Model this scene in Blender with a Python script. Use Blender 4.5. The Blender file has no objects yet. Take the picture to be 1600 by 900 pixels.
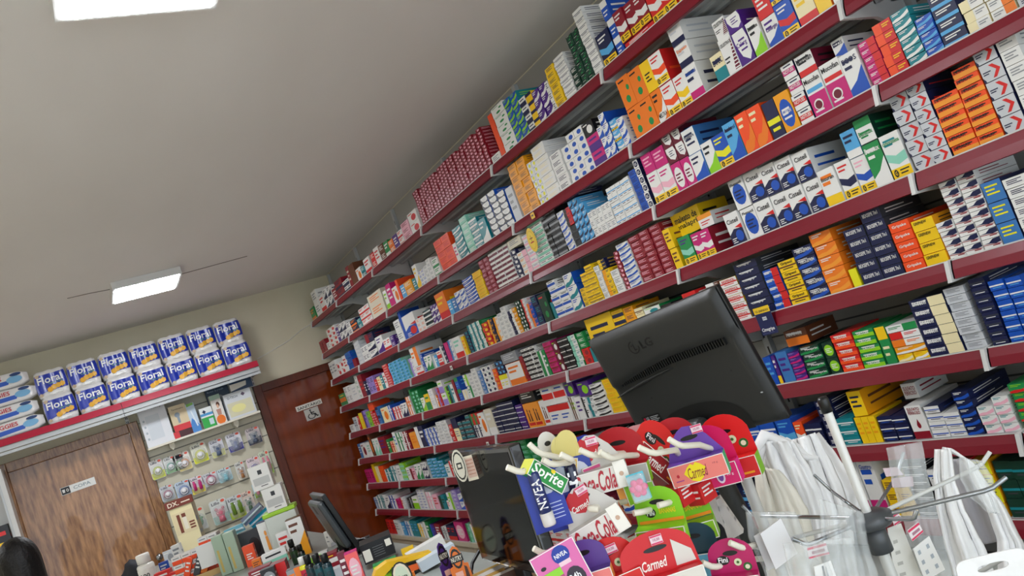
import bpy, bmesh, math, random
from mathutils import Vector, Matrix
random.seed(7)
S = bpy.context.scene
COL = S.collection
# ------------------------------------------------------------------ camera
EYE = Vector((0, 0, 1.55))
CR = Vector((0.82705028, -0.44517649, -0.34322839))
CU = Vector((0.26198411, -0.23496086, 0.93603297))
CF = Vector((0.49734511, 0.86406672, 0.07769528))
FPX = 1243.5
cam_d = bpy.data.cameras.new('camera'); cam = bpy.data.objects.new('camera', cam_d); COL.objects.link(cam)
cam_d.sensor_width = 36; cam_d.lens = 36 * FPX / 1600; cam_d.clip_start = .05; cam_d.clip_end = 60
M3 = Matrix((CR, CU, -CF)).transposed()
cam.matrix_world = Matrix.Translation(EYE) @ M3.to_4x4()
S.camera = cam
# ------------------------------------------------------------------ view, world, lamps
S.view_settings.view_transform = 'Standard'; S.view_settings.look = 'None'
S.view_settings.exposure = 0.08; S.view_settings.gamma = 1; S.view_settings.use_curve_mapping = False
W = bpy.data.worlds.new('world'); S.world = W; W.use_nodes = True
W.node_tree.nodes['Background'].inputs[0].default_value = (.80, .90, 1, 1)
W.node_tree.nodes['Background'].inputs[1].default_value = 2.3
LAMP_STRENGTH = 52.0
LAMPS = [(.45, 2.02), (.63, 5.75), (.30, -1.7), (-2.4, 2.0), (-2.4, 5.7), (-2.4, -1.7)]
YB = 7.3; XW = 2.34; XL = -3.6; YF = -3.2; ZC = 1.55 + 1.31

def ray(px, py):
    return CF + CR * ((px - 800) / FPX) - CU * ((py - 450) / FPX)
def at(px, py, d): return EYE + ray(px, py) * d
def on_y(px, py, Y):
    r = ray(px, py); return EYE + r * (Y / r.y)
def on_x(px, py, X):
    r = ray(px, py); return EYE + r * (X / r.x)
def on_z(px, py, z):
    r = ray(px, py); return EYE + r * ((z - 1.55) / r.z)
def proj(P):
    v = Vector(P) - EYE; d = v.dot(CF)
    return (800 + FPX * v.dot(CR) / d, 450 - FPX * v.dot(CU) / d)
# ------------------------------------------------------------------ materials
MATS = {}
def srgb(h):
    h = h.lstrip('#'); o = []
    for i in (0, 2, 4):
        c = int(h[i:i+2], 16) / 255
        o.append(c / 12.92 if c < .04045 else ((c + .055) / 1.055) ** 2.4)
    return (*o, 1)
def mat(hexc, rough=.45, metal=0, name=None, alpha=1, trans=0, coat=0, spec=.5, bump=0, bscale=40, emit=0, sub=0):
    key = (hexc, rough, metal, alpha, trans, coat, spec, bump, bscale, emit, sub)
    if key in MATS: return MATS[key]
    m = bpy.data.materials.new(name or 'paint_' + hexc.strip('#')); m.use_nodes = True
    nt = m.node_tree; b = nt.nodes['Principled BSDF']
    b.inputs['Base Color'].default_value = srgb(hexc); b.inputs['Roughness'].default_value = rough
    b.inputs['Metallic'].default_value = metal; b.inputs['Alpha'].default_value = alpha
    b.inputs['Transmission Weight'].default_value = trans; b.inputs['Coat Weight'].default_value = coat; b.inputs['Coat Roughness'].default_value = .22 if rough > .2 else .03
    b.inputs['Specular IOR Level'].default_value = spec
    if emit:
        b.inputs['Emission Color'].default_value = srgb(hexc); b.inputs['Emission Strength'].default_value = emit
    # every material gets a procedural touch: faint tone variation, optional bump
    tc = nt.nodes.new('ShaderNodeTexCoord'); no = nt.nodes.new('ShaderNodeTexNoise'); no.inputs['Scale'].default_value = bscale
    nt.links.new(tc.outputs['Object'], no.inputs['Vector'])
    if bump:
        bp = nt.nodes.new('ShaderNodeBump'); bp.inputs['Strength'].default_value = bump; bp.inputs['Distance'].default_value = .004
        nt.links.new(no.outputs['Fac'], bp.inputs['Height']); nt.links.new(bp.outputs['Normal'], b.inputs['Normal'])
    else:
        mr = nt.nodes.new('ShaderNodeMapRange'); mr.inputs[3].default_value = max(0, rough - .05); mr.inputs[4].default_value = rough + .05
        nt.links.new(no.outputs['Fac'], mr.inputs[0]); nt.links.new(mr.outputs[0], b.inputs['Roughness'])
    MATS[key] = m
    return m
PAL = dict(W='#e9e8e4', I='#ddd5c0', N='#141c46', B='#1550b4', S='#55a8dc', T='#14838c', G='#1c8a48', g='#8fd020', Y='#f5c916',
           O='#ee7a1c', R='#d4201f', C='#8c1426', P='#c81c74', p='#f0b4c4', V='#4c2080', v='#9a84cc', K='#15161a', k='#3a3d42',
           E='#8f9296', e='#c9ccd0', b='#6a3a22', D='#10382a', A='#f0a010', M='#8cd0b8', c='#efe2b4', o='#f4501c', L='#e9e21c', x='#6a0f2a', q='#3d78b8', m='#f39a30')
PNAME = dict(W='white', I='ivory', N='navy', B='blue', S='sky blue', T='teal', G='green', g='lime', Y='yellow', O='orange', R='red',
             C='crimson', P='magenta', p='pale pink', V='purple', v='lilac', K='black', k='charcoal', E='grey', e='silver grey', b='brown',
             D='dark green', A='amber', M='mint', c='cream', o='orange-red', L='bright yellow', x='dark wine', q='mid blue', m='light orange')
def pm(c):
    return mat(PAL.get(c, c), .38, name='carton_' + PNAME.get(c, 'print').replace(' ', '_').replace('-', '_'), bscale=18)
# ------------------------------------------------------------------ mesh builder
TXT = {}
def text_geo(t, bold=True, shear=0):
    k = (t, bold, shear)
    if k in TXT: return TXT[k]
    c = bpy.data.curves.new('t', 'FONT'); c.body = t; c.resolution_u = 2; c.fill_mode = 'FRONT'
    c.offset = .018 if bold else 0; c.shear = shear
    o = bpy.data.objects.new('t', c); COL.objects.link(o)
    dg = bpy.context.evaluated_depsgraph_get(); me = o.evaluated_get(dg).to_mesh()
    vs = [(v.co.x, v.co.y) for v in me.vertices]; fs = [tuple(p.vertices) for p in me.polygons]
    o.evaluated_get(dg).to_mesh_clear()
    bpy.data.objects.remove(o); bpy.data.curves.remove(c)
    if not vs: vs = [(0, 0), (1, 0), (1, 1)]; fs = [(0, 1, 2)]
    x0 = min(v[0] for v in vs); x1 = max(v[0] for v in vs); y0 = min(v[1] for v in vs); y1 = max(v[1] for v in vs)
    vs = [((v[0] - x0) / (x1 - x0 or 1), (v[1] - y0) / (y1 - y0 or 1)) for v in vs]
    TXT[k] = (vs, fs, (x1 - x0) / (y1 - y0 or 1)); return TXT[k]

class MB:
    def __init__(s): s.v = []; s.f = []; s.mi = []; s.ms = []; s.sm = []
    def m(s, material):
        if material not in s.ms: s.ms.append(material)
        return s.ms.index(material)
    def add(s, vs, fs, material, smooth=False):
        o = len(s.v); s.v += [tuple(v) for v in vs]; i = s.m(material)
        for f in fs: s.f.append(tuple(o + k for k in f)); s.mi.append(i); s.sm.append(smooth)
    def box(s, x0, y0, z0, x1, y1, z1, material, T=None):
        vs = [Vector((x, y, z)) for z in (z0, z1) for y in (y0, y1) for x in (x0, x1)]
        if T: vs = [T @ v for v in vs]
        s.add(vs, [(0, 2, 3, 1), (4, 5, 7, 6), (0, 1, 5, 4), (2, 6, 7, 3), (0, 4, 6, 2), (1, 3, 7, 5)], material)
    def bbox(s, x0, y0, z0, x1, y1, z1, material, b=.003, T=None, seg=2):   # bevelled box
        bm = bmesh.new(); r = bmesh.ops.create_cube(bm, size=1)
        for v in bm.verts: v.co = Vector(((x0 + x1) / 2 + v.co.x * (x1 - x0), (y0 + y1) / 2 + v.co.y * (y1 - y0), (z0 + z1) / 2 + v.co.z * (z1 - z0)))
        bmesh.ops.bevel(bm, geom=bm.edges[:], offset=b, segments=seg, affect='EDGES', profile=.5)
        s.bm(bm, material, T)
    def bm(s, bm, material, T=None, smooth=False):
        bm.verts.index_update(); vs = [v.co.copy() for v in bm.verts]
        if T: vs = [T @ v for v in vs]
        s.add(vs, [tuple(v.index for v in f.verts) for f in bm.faces], material, smooth); bm.free()
    def prism(s, pts, y0, y1, material, T=None):     # polygon in xz, extruded along y
        n = len(pts); vs = [Vector((p[0], y, p[1])) for y in (y0, y1) for p in pts]
        if T: vs = [T @ v for v in vs]
        a = sum(pts[i][0] * pts[(i + 1) % n][1] - pts[(i + 1) % n][0] * pts[i][1] for i in range(n))
        F = [tuple(range(n)), tuple(range(2 * n - 1, n - 1, -1))] + [(i, i + n, (i + 1) % n + n, (i + 1) % n) for i in range(n)]
        if a < 0: F = [f[::-1] for f in F]
        s.add(vs, F, material)
    def tube(s, pts, r, material, n=8, caps=True):
        pts = [Vector(p) for p in pts]; rs = r if isinstance(r, (list, tuple)) else [r] * len(pts)
        vs = []; fs = []; up = None
        for i, p in enumerate(pts):
            t = (pts[min(i + 1, len(pts) - 1)] - pts[max(i - 1, 0)]).normalized()
            if up is None: up = Vector((0, 0, 1)) if abs(t.z) < .9 else Vector((1, 0, 0))
            a = t.cross(up).normalized(); b = a.cross(t).normalized(); up = b
            for k in range(n):
                q = 2 * math.pi * k / n; vs.append(p + (a * math.cos(q) + b * math.sin(q)) * rs[i])
        for i in range(len(pts) - 1):
            for k in range(n):
                fs.append((i * n + k, i * n + (k + 1) % n, (i + 1) * n + (k + 1) % n, (i + 1) * n + k))
        s.add(vs, fs, material, True)
        if caps:
            L = len(pts) - 1
            s.add(vs, [tuple(range(n))[::-1], tuple(L * n + k for k in range(n))], material)
    def lathe(s, prof, material, n=20, T=None, sx=1, sy=1):
        vs = []; fs = []
        for (r, z) in prof:
            for k in range(n):
                q = 2 * math.pi * k / n; vs.append(Vector((r * math.cos(q) * sx, r * math.sin(q) * sy, z)))
        if T: vs = [T @ v for v in vs]
        for i in range(len(prof) - 1):
            for k in range(n):
                fs.append((i * n + k, i * n + (k + 1) % n, (i + 1) * n + (k + 1) % n, (i + 1) * n + k))
        fs.append(tuple(range(n))[::-1]); fs.append(tuple((len(prof) - 1) * n + k for k in range(n)))
        s.add(vs, fs, material, True)
    # flat print on a front face (plane y = yy, u along x, v along z)
    def rect(s, x0, z0, x1, z1, yy, material, T=None):
        vs = [Vector(p) for p in ((x0, yy, z0), (x1, yy, z0), (x1, yy, z1), (x0, yy, z1))]
        if T: vs = [T @ v for v in vs]
        s.add(vs, [(0, 1, 2, 3)], material)
    def poly(s, pts, yy, material, T=None):
        vs = [Vector((p[0], yy, p[1])) for p in pts]
        if T: vs = [T @ v for v in vs]
        a = sum(pts[i][0] * pts[(i + 1) % len(pts)][1] - pts[(i + 1) % len(pts)][0] * pts[i][1] for i in range(len(pts)))
        s.add(vs, [tuple(range(len(vs))) if a > 0 else tuple(range(len(vs)))[::-1]], material)
    def ell(s, cx, cz, rx, rz, yy, material, T=None, n=14):
        s.poly([(cx + rx * math.cos(2 * math.pi * k / n), cz + rz * math.sin(2 * math.pi * k / n)) for k in range(n)], yy, material, T)
    def text(s, t, x0, z0, x1, z1, yy, material, T=None, bold=True, shear=0, rot=False):
        vs, fs, _ = text_geo(t, bold, shear)
        if rot: P = [Vector((x1 - (x1 - x0) * v[1], yy, z0 + (z1 - z0) * v[0])) for v in vs]
        else: P = [Vector((x0 + (x1 - x0) * v[0], yy, z0 + (z1 - z0) * v[1])) for v in vs]
        if T: P = [T @ v for v in P]
        s.add(P, fs, material)
    def mesh(s, name):
        me = bpy.data.meshes.new(name); me.from_pydata(s.v, [], s.f)
        for m_ in s.ms: me.materials.append(m_)
        me.polygons.foreach_set('material_index', s.mi); me.polygons.foreach_set('use_smooth', s.sm)
        me.update(); return me
    def build(s, name, parent=None, loc=None, rz=0, rot=None):
        o = bpy.data.objects.new(name, s.mesh(name)); COL.objects.link(o)
        if parent: o.parent = parent
        if loc is not None: o.location = loc
        o.rotation_euler = rot if rot else (0, 0, rz)
        return o
def tag(o, label=None, cat=None, group=None, kind=None):
    if label: o['label'] = label
    if cat: o['category'] = cat
    if group: o['group'] = group
    if kind: o['kind'] = kind
    return o
def empty(name, loc, rz=0, label=None, cat=None, group=None):
    o = bpy.data.objects.new(name, None); COL.objects.link(o); o.location = loc; o.rotation_euler = (0, 0, rz)
    o.empty_display_size = .05
    return tag(o, label, cat, group)
def struct(o): o['kind'] = 'structure'; return o
def mod(o, t, **kw):
    m = o.modifiers.new(t, t)
    for k, v in kw.items(): setattr(m, k, v)
    return m
# ------------------------------------------------------------------ procedural surface materials
def surf(name, c1, c2, scale, rough, bump=.1, stretch=(1, 1, 1), detail=4, r2=None, coat=0, dist=.004, tcname='Object'):
    m = bpy.data.materials.new(name); m.use_nodes = True; nt = m.node_tree; b = nt.nodes['Principled BSDF']; L = nt.links
    tc = nt.nodes.new('ShaderNodeTexCoord'); mp = nt.nodes.new('ShaderNodeMapping'); mp.inputs['Scale'].default_value = stretch
    no = nt.nodes.new('ShaderNodeTexNoise'); no.inputs['Scale'].default_value = scale; no.inputs['Detail'].default_value = detail
    cr = nt.nodes.new('ShaderNodeValToRGB'); cr.color_ramp.elements[0].color = srgb(c1); cr.color_ramp.elements[1].color = srgb(c2)
    cr.color_ramp.elements[0].position = .3; cr.color_ramp.elements[1].position = .7
    bp = nt.nodes.new('ShaderNodeBump'); bp.inputs['Strength'].default_value = bump; bp.inputs['Distance'].default_value = dist
    L.new(tc.outputs[tcname], mp.inputs['Vector']); L.new(mp.outputs[0], no.inputs['Vector']); L.new(no.outputs['Fac'], cr.inputs[0])
    L.new(cr.outputs[0], b.inputs['Base Color']); L.new(no.outputs['Fac'], bp.inputs['Height']); L.new(bp.outputs[0], b.inputs['Normal'])
    b.inputs['Roughness'].default_value = rough; b.inputs['Coat Weight'].default_value = coat
    return m
M_CEIL = surf('painted_plaster_ceiling', '#e0dcd9', '#e8e5e3', 1.6, .75, .25, (1, .35, 1), 3, dist=.02)
M_WALL = surf('cream_wall_paint', '#cfc7ad', '#d6cfb6', 3, .6, .08)
M_FLOOR = surf('beige_floor_tile', '#cfc8ba', '#d9d2c4', 5, .3, .02)
M_DOOR1 = surf('varnished_plywood', '#6e4220', '#bd8a58', 16, .3, .3, (2.4, 1, .4), 10, coat=.4)
M_DOOR2 = surf('dark_varnished_wood', '#64280c', '#7a3412', 5, .13, .004, (3, 1, .3), 3, coat=.3)
M_FRAME = surf('old_brown_frame', '#6a4020', '#a87a4c', 30, .35, .3, (3, 1, .4), 6, coat=.3)
M_FRAME2 = surf('dark_door_frame', '#4c1e0c', '#62280f', 20, .35, .03, (3, 1, .4), 6)
M_STEEL = mat('#b6babb', .38, .15, 'grey_painted_steel')
M_STEEL_W = mat('#cfcfcc', .4, 0, 'white_painted_steel')
M_RAIL = mat('#7a0f22', .42, 0, 'glossy_wine_red_rail', coat=.12, spec=.3)
M_RAIL2 = mat('#b3203c', .32, 0, 'glossy_red_rail', coat=.3)
M_CHROME = mat('#9fa3a6', .25, .9, 'brushed_chrome')
M_CLEAR = mat('#eef2f2', .08, 0, 'clear_plastic', alpha=.28, bump=.5, bscale=60)
M_BLACK = mat('#0c0d0f', .35, 0, 'black_plastic')
M_WHITEP = mat('#e8e6e0', .35, 0, 'white_plastic')
# ------------------------------------------------------------------ room
def slab(name, a, b, m):
    q = MB(); q.box(*a, *b, m); return struct(q.build(name))
slab('floor', (XL, YF, -.1), (XW + .1, YB + .1, 0), M_FLOOR)
slab('ceiling', (XL - .1, YF, ZC), (XW + .1, YB + .1, ZC + .1), M_CEIL)
slab('wall_right', (XW, YF, 0), (XW + .1, YB, ZC), M_WALL)
slab('wall_back', (XL, YB, 0), (XW + .1, YB + .1, ZC), M_WALL)
slab('wall_left', (XL - .1, YF, 0), (XL, YB + .1, ZC), M_WALL)
q = MB(); q.tube([on_z(105, 466, ZC), on_z(140, 458, ZC), on_z(250, 437, ZC), on_z(386, 400, ZC)], .004, mat('#6d6560', .8, name='ceiling_crack_filler'), 6)
o = q.build('trim_1'); struct(o)
def lamp(x, y, label):
    r = empty('ceiling_light', (x, y, ZC), 0, label, 'ceiling light', 'square surface-mounted ceiling lights')
    q = MB(); w = .215; wh = mat('#d8d8d6', .4, name='lamp_housing_white')
    q.box(-w, -w, -.05, w, w, -.001, wh); q.build('housing', r)
    q = MB(); e = mat('#f6f9ff', .5, name='lit_diffuser', emit=LAMP_STRENGTH); w = .197
    q.box(-w, -w, -.054, w, w, -.0502, e); q.build('diffuser', r)
LL = ['square white ceiling light nearest the camera, cut by the top edge', 'square white ceiling light above the toilet paper shelf',
      'ceiling light behind the camera near shop front', 'ceiling light left of the nearest lamp', 'ceiling light at far left of the room', 'ceiling light at left near shop front']
for (x, y), l in zip(LAMPS, LL): lamp(x, y, l)
# ------------------------------------------------------------------ wall shelving on the right
XF = 2.031; ZS = [1.55 + z for z in (.9048, .595, .3415, .0839, -.1674, -.4136, -.6481, -.8859, -1.12)]
YK = lambda k: 1.2877 + k
YEND = 7.2
SN = ['top shelf', 'second shelf', 'third shelf', 'fourth shelf', 'fifth shelf', 'sixth shelf', 'seventh shelf', 'eighth shelf', 'base shelf']
BN = {-1: 'bay at right edge', 0: 'bay right of monitor', 1: 'bay above monitor', 2: 'middle bay', 3: 'third bay from doors', 4: 'second bay from doors', 5: 'bay beside the dark door'}
for k in range(-1, 7):
    # one shelving upright per bay edge: slotted post
    y = min(YK(k), YEND - .01)
    q = MB(); q.box(XW - .035, y - .015, 0, XW - .012, y + .015, ZC - .02, M_STEEL)
    for i in range(40):
        z = .15 + i * .066
        q.box(XW - .0352, y - .004, z, XW - .0349, y + .004, z + .03, M_BLACK)
    tag(q.build('shelf_upright'), 'slotted grey steel upright, ' + ('at the far end of the shelving' if k == 6 else 'at near end of the ' + BN.get(k, 'far bay')), 'shelf upright', 'slotted shelf uprights')
for k in range(-1, 6):
    y0, y1 = YK(k) + .002, (YK(k + 1) if k < 5 else YEND) - .002
    q = MB()
    q.box(XW - .011, y0, .3, XW - .003, y1, ZC - .012, mat('#a09f9a', .5, name='shelf_back_panel'))
    for i in range(9): q.box(XW - .0125, y0, .42 + i * .28, XW - .0105, y1, .426 + i * .28, mat('#4c4d4c', .6, name='panel_joint'))
    tag(q.build('shelf_back_panel'), 'grey slatted back panel behind the boxes, ' + BN[k], 'shelf back panel', 'grey back panels of the shelving')
    for s, z in enumerate(ZS):
        last = s == 8
        r = empty('wall_shelf', (XF, (y0 + y1) / 2, z), 0, 'wine red edged steel shelf, %s, %s' % (SN[s], BN[k]), 'shelf', 'red edged steel shelves on the right wall')
        L = (y1 - y0) / 2
        q = MB(); D = XW - .04 - XF
        q.box(.006, -L, -.012, D, L, -.0005, M_STEEL)
        for xx in (.05, .13, .21): q.box(xx, -L, -.024, xx + .02, L, -.012, M_STEEL)    # pressed ribs below
        if last: q.box(.01, -L, -.42, .02, L, -.012, mat('#b5aa94', .5, name='beige_plinth'))
        q.build('deck', r)
        if not last:
            q = MB(); t = .36; h = .047      # price rail, tilted: the lower edge stands further out
            dx = -math.sin(t) * h
            pts = [(0, .0), (dx * .45 - .003, -h * .5), (dx, -h), (dx + .004, -h - .002), (.008, -h), (.008, 0)]
            vs = [Vector((p[0], yy, p[1])) for yy in (-L, L) for p in pts]; n = len(pts)
            q.add(vs, [tuple(range(n)), tuple(range(2 * n - 1, n - 1, -1))] + [(i, (i + 1) % n, (i + 1) % n + n, i + n) for i in range(n)], M_RAIL)
            q.add([Vector((-.0015, yy, zz)) for yy in (-L, L) for zz in (-.001, .0025)], [(0, 1, 3, 2)], M_STEEL_W)
            q.build('price_rail', r)
            for e in ((-L,) if k < 5 else (-L, L)):
                q = MB()
                sgn = 1 if e < 0 else -1
                ya, yb = sorted((e, e + sgn * .012))
                pr = [(-.028, -.054), (-.012, .002), (.03, .003), (D, .003), (D, -.115), (D - .04, -.11), (.12, -.062), (.02, -.056)]
                q.prism(pr, ya, yb, M_STEEL_W); q.build('bracket', r)
        else:
            q = MB(); q.box(-.004, -L, -.03, .006, L, 0, mat('#c3b9a2', .5, name='beige_edge')); q.build('front_edge', r)

def lip_y(px, s, xf):      # where the shelf's front line, xf from the wall axis, passes pixel column px
    lo, hi = -.6, 7.3
    for _ in range(50):
        m = (lo + hi) / 2
        if proj((xf, m, ZS[s]))[0] > px: lo = m
        else: hi = m
    return (lo + hi) / 2
def h_of(P, L):            # world height whose image is L pixels long, standing at P
    a = proj(P); b = proj((P[0], P[1], P[2] + .1)); return L / math.hypot(a[0] - b[0], a[1] - b[1]) * .1

def face(q, w, h, d, base, motif, c, text, tx, tcol=None):
    """prints on the front of a carton; returns nothing. c = accent colours"""
    e = -.0004; e2 = -.0008; e3 = -.0012
    a = pm(c[0]); b = pm(c[1]) if len(c) > 1 else a
    X = lambda u: (u - .5) * w; Z = lambda v: v * h
    R = lambda u0, v0, u1, v1, m_, y=e: q.rect(X(u0), Z(v0), X(u1), Z(v1), y, m_)
    def bars(u0, u1, v, n=2, dv=.11, th=.05, m_=b):
        for i in range(n): R(u0, v - i * dv, u1 - (u1 - u0) * .3 * (i % 2), v - i * dv + th, m_, e2)
    Pg = lambda pts, m_, y=e: q.poly([(X(p[0]), Z(p[1])) for p in pts], y, m_)
    El = lambda u, v, ru, rv, m_, y=e: q.ell(X(u), Z(v), ru * w, rv * h, y, m_)
    if motif == 'bars': bars(.14, .8, .72, 3, .18, .08, a)
    elif motif == 'band': R(0, 0, 1, .28, a); bars(.12, .8, .75, 2, .18, .09, b)
    elif motif == 'top': R(0, .66, 1, 1, a); bars(.15, .8, .4, 2, .18, .07, b)
    elif motif == 'mid': R(0, .32, 1, .66, a); bars(.2, .8, .8, 1, .1, .08, b)
    elif motif == 'G':
        R(0, .03, 1, .24, pm('Y')); El(.2, .135, min(.11, .1 * h / w), .085, pm('K'), e2); R(.42, .16, .9, .19, pm('K'), e2); R(.42, .09, .8, .12, pm('K'), e2)
        q.text('G', X(.2) - .05 * min(w, h), Z(.09), X(.2) + .05 * min(w, h), Z(.18), e3, pm('Y'))
        Pg([(0, .42), (.5, .3), (1, .36), (1, .56), (.5, .5), (0, .6)], a); bars(.12, .75, .84, 2, .1, .045, b)
    elif motif == 'diag': Pg([(0, 0), (1, 0), (1, .62), (.5, .34), (0, .2)], a); bars(.12, .7, .8, 2, .16, .07, b)
    elif motif == 'wave': Pg([(0, .2), (.25, .34), (.5, .34), (.75, .5), (1, .72), (1, .34), (.7, .12), (.3, 0), (0, 0)], a); bars(.1, .6, .82, 2, .15, .07, b)
    elif motif == 'dot': El(.6, .45, .26, .3, a); bars(.1, .5, .8, 1, .1, .08, b)
    elif motif == 'orb':
        Pg([(0, 0), (1, 0), (1, .56), (.8, .48), (.4, .5), (0, .34)], a); El(.66, .26, .26, .17, b, e2)
        Pg([(.5, .54), (1, .46), (1, .60)], pm('R'), e2); bars(.08, .4, .2, 3, .06, .025, pm('W'))
    elif motif == 'oval': El(.5, .48, .42, .36, a); bars(.22, .74, .56, 3, .11, .05, b)
    elif motif == 'cres': Pg([(.1, 1), (.1, .7), (.3, .3), (.7, .12), (.95, .3), (1, .7), (.9, 1)], a); bars(.35, .8, .72, 3, .14, .05, b)
    elif motif == 'chev': Pg([(.42, .86), (.62, .86), (.9, .5), (.62, .1), (.45, .1), (.7, .5)], a); bars(.08, .45, .5, 2, .12, .06, b); Pg([(0, 0), (.1, 0), (.1, .1), (0, .3)], b)
    elif motif == 'left': R(0, 0, .42, 1, a); bars(.5, .92, .66, 2, .2, .1, b)
    elif motif == 'right': R(.55, 0, 1, 1, a); bars(.08, .5, .66, 2, .2, .1, b)
    elif motif == 'half': R(0, 0, 1, .5, a); bars(.15, .8, .7, 1, .1, .12, b)
    elif motif == 'spoon':
        R(0, .0, 1, .55, a); El(.4, .28, .26, .13, pm('W'), e2); El(.4, .27, .2, .1, pm('x'), e3); R(.05, .60, .95, .70, b); bars(.1, .6, .12, 1, .1, .04, pm('W'))
    elif motif == 'strip': R(0, .40, 1, .54, a); bars(.2, .8, .22, 1, .1, .08, b)
    elif motif == 'tri': Pg([(.95, .95), (.95, .1), (.55, .1)], a); [R(.55, .12 + i * .09, .96, .15 + i * .09, pm('W'), e2) for i in range(8)]; bars(.08, .5, .45, 2, .1, .04, b)
    elif motif == 'leaf': El(.5, .28, .18, .12, a); El(.72, .62, .12, .09, a); bars(.12, .6, .86, 1, .1, .05, b)
    elif motif == 'drop': R(0, 0, 1, .22, a); El(.5, .40, .12, .09, a); Pg([(.39, .43), (.61, .43), (.5, .6)], a)
    elif motif == 'wing': Pg([(0, .55), (.35, .62), (.6, .95), (1, 1), (1, .5), (.7, .4), (.4, .5)], a); bars(.5, .9, .2, 1, .1, .1, b); Pg([(0, .4), (.4, .36), (1, .3), (1, .36), (.4, .44), (0, .48)], b)
    elif motif == 'people':
        El(.35, .7, .07, .07, a); El(.65, .66, .07, .07, a); Pg([(.28, .62), (.42, .62), (.45, .25), (.27, .25)], a); Pg([(.58, .58), (.72, .58), (.75, .25), (.55, .25)], a); R(.1, .08, .9, .2, b)
    if text:
        t = text.replace('_', ' ').split('/')
        # text box: u0 v0 u1 v1
        u0, v0, u1, v1 = tx
        n = len(t)
        for i, line in enumerate(t):
            hh = (v1 - v0) / n
            q.text(line, X(u0), Z(v1 - (i + 1) * hh + hh * .12), X(u1), Z(v1 - i * hh), e3, pm(tcol) if tcol else b)
def carton_mesh(w, h, d, base, side, motif, c, text, tx, tcol=None):
    q = MB(); m_ = pm(base); ms = pm(side)
    hw = w / 2
    v = [(-hw, 0, 0), (hw, 0, 0), (hw, d, 0), (-hw, d, 0), (-hw, 0, h), (hw, 0, h), (hw, d, h), (-hw, d, h)]
    q.add(v, [(0, 1, 5, 4)], m_)
    q.add(v, [(1, 2, 6, 5), (2, 3, 7, 6), (3, 0, 4, 7), (4, 5, 6, 7), (0, 3, 2, 1)], ms)
    if motif != 'none': face(q, w, h, d, base, motif, c, text, tx, tcol)
    elif text: face(q, w, h, d, base, 'x', c, text, tx, tcol)
    # print on the side panels: two lines of type
    a = pm(c[0]); b = pm(c[-1])
    for sx in (-1, 1):
        x = sx * (hw + .0004)
        for (y0, y1, z0, z1, mm) in ((.12, .6, .6, .7, b), (.12, .8, .32, .4, b if side != c[-1] else a)):
            vs = [(x, d * y0, h * z0), (x, d * y1, h * z0), (x, d * y1, h * z1), (x, d * y0, h * z1)]
            q.add(vs, [(0, 1, 2, 3) if sx > 0 else (3, 2, 1, 0)], mm)
    # closing flap line
    q.add([(-hw, -.0002, h * .985), (hw, -.0002, h * .985), (hw, -.0002, h), (-hw, -.0002, h)], [(0, 1, 2, 3)], ms)
    return q.mesh('medicine_box')
MOT = dict(bars='with {a} print', band='with {a} bottom band', top='with {a} top band', mid='with {a} middle band', G='with yellow generic band', diag='with {a} slanted corner',
           wave='with {a} wave', dot='with {a} spot', orb='with {a} swoosh', oval='with {a} oval', cres='with {a} crescent', chev='with {a} chevron', left='with {a} left half',
           right='with {a} right half', half='with {a} lower half', spoon='with {a} spoon picture', strip='with {a} strip', tri='with {a} striped triangle', leaf='with {a} leaves',
           drop='with {a} drop', wing='with {a} wing', people='with {a} figures', none='plain')
ORD = ['bottom', 'second', 'third', 'fourth', 'fifth', 'sixth', 'seventh', 'eighth', 'ninth', 'tenth', 'eleventh', 'twelfth']
CORD = 'first second third fourth fifth sixth seventh eighth ninth tenth eleventh twelfth thirteenth fourteenth fifteenth sixteenth seventeenth eighteenth nineteenth twentieth twenty-first twenty-second'.split()
BOXES = []
HID = [[(915, 525), (1115, 450), (1230, 660), (1190, 690), (1000, 700)], [(700, 700), (795, 690), (860, 900), (740, 900)],
       [(830, 715), (960, 690), (1170, 690), (1180, 900), (800, 900)], [(1175, 680), (1280, 675), (1345, 790), (1350, 900), (1175, 900)], [(1460, 700), (1500, 700), (1600, 850), (1600, 900), (1390, 900), (1395, 800)]]
def inside(p, poly):
    c = False; n = len(poly)
    for i in range(n):
        (x1, y1), (x2, y2) = poly[i], poly[(i + 1) % n]
        if (y1 > p[1]) != (y2 > p[1]) and p[0] < (x2 - x1) * (p[1] - y1) / (y2 - y1) + x1: c = not c
    return c
def shown(loc, w, h):      # how large a carton shows in the photo; 0 when hidden or out of frame
    p = proj((loc[0], loc[1], loc[2] + h / 2))
    if not (4 < p[0] < 1596 and 4 < p[1] < 896) or any(inside(p, g) for g in HID): return 0
    a = proj((loc[0], loc[1] + w / 2, loc[2])); b = proj((loc[0], loc[1] - w / 2, loc[2])); c = proj((loc[0], loc[1] + w / 2, loc[2] + h))
    return abs((b[0] - a[0]) * (c[1] - a[1]) - (b[1] - a[1]) * (c[0] - a[0]))
def bay_of(y):
    return max(-1, min(5, int(math.floor(y - 1.2877))))
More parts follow.
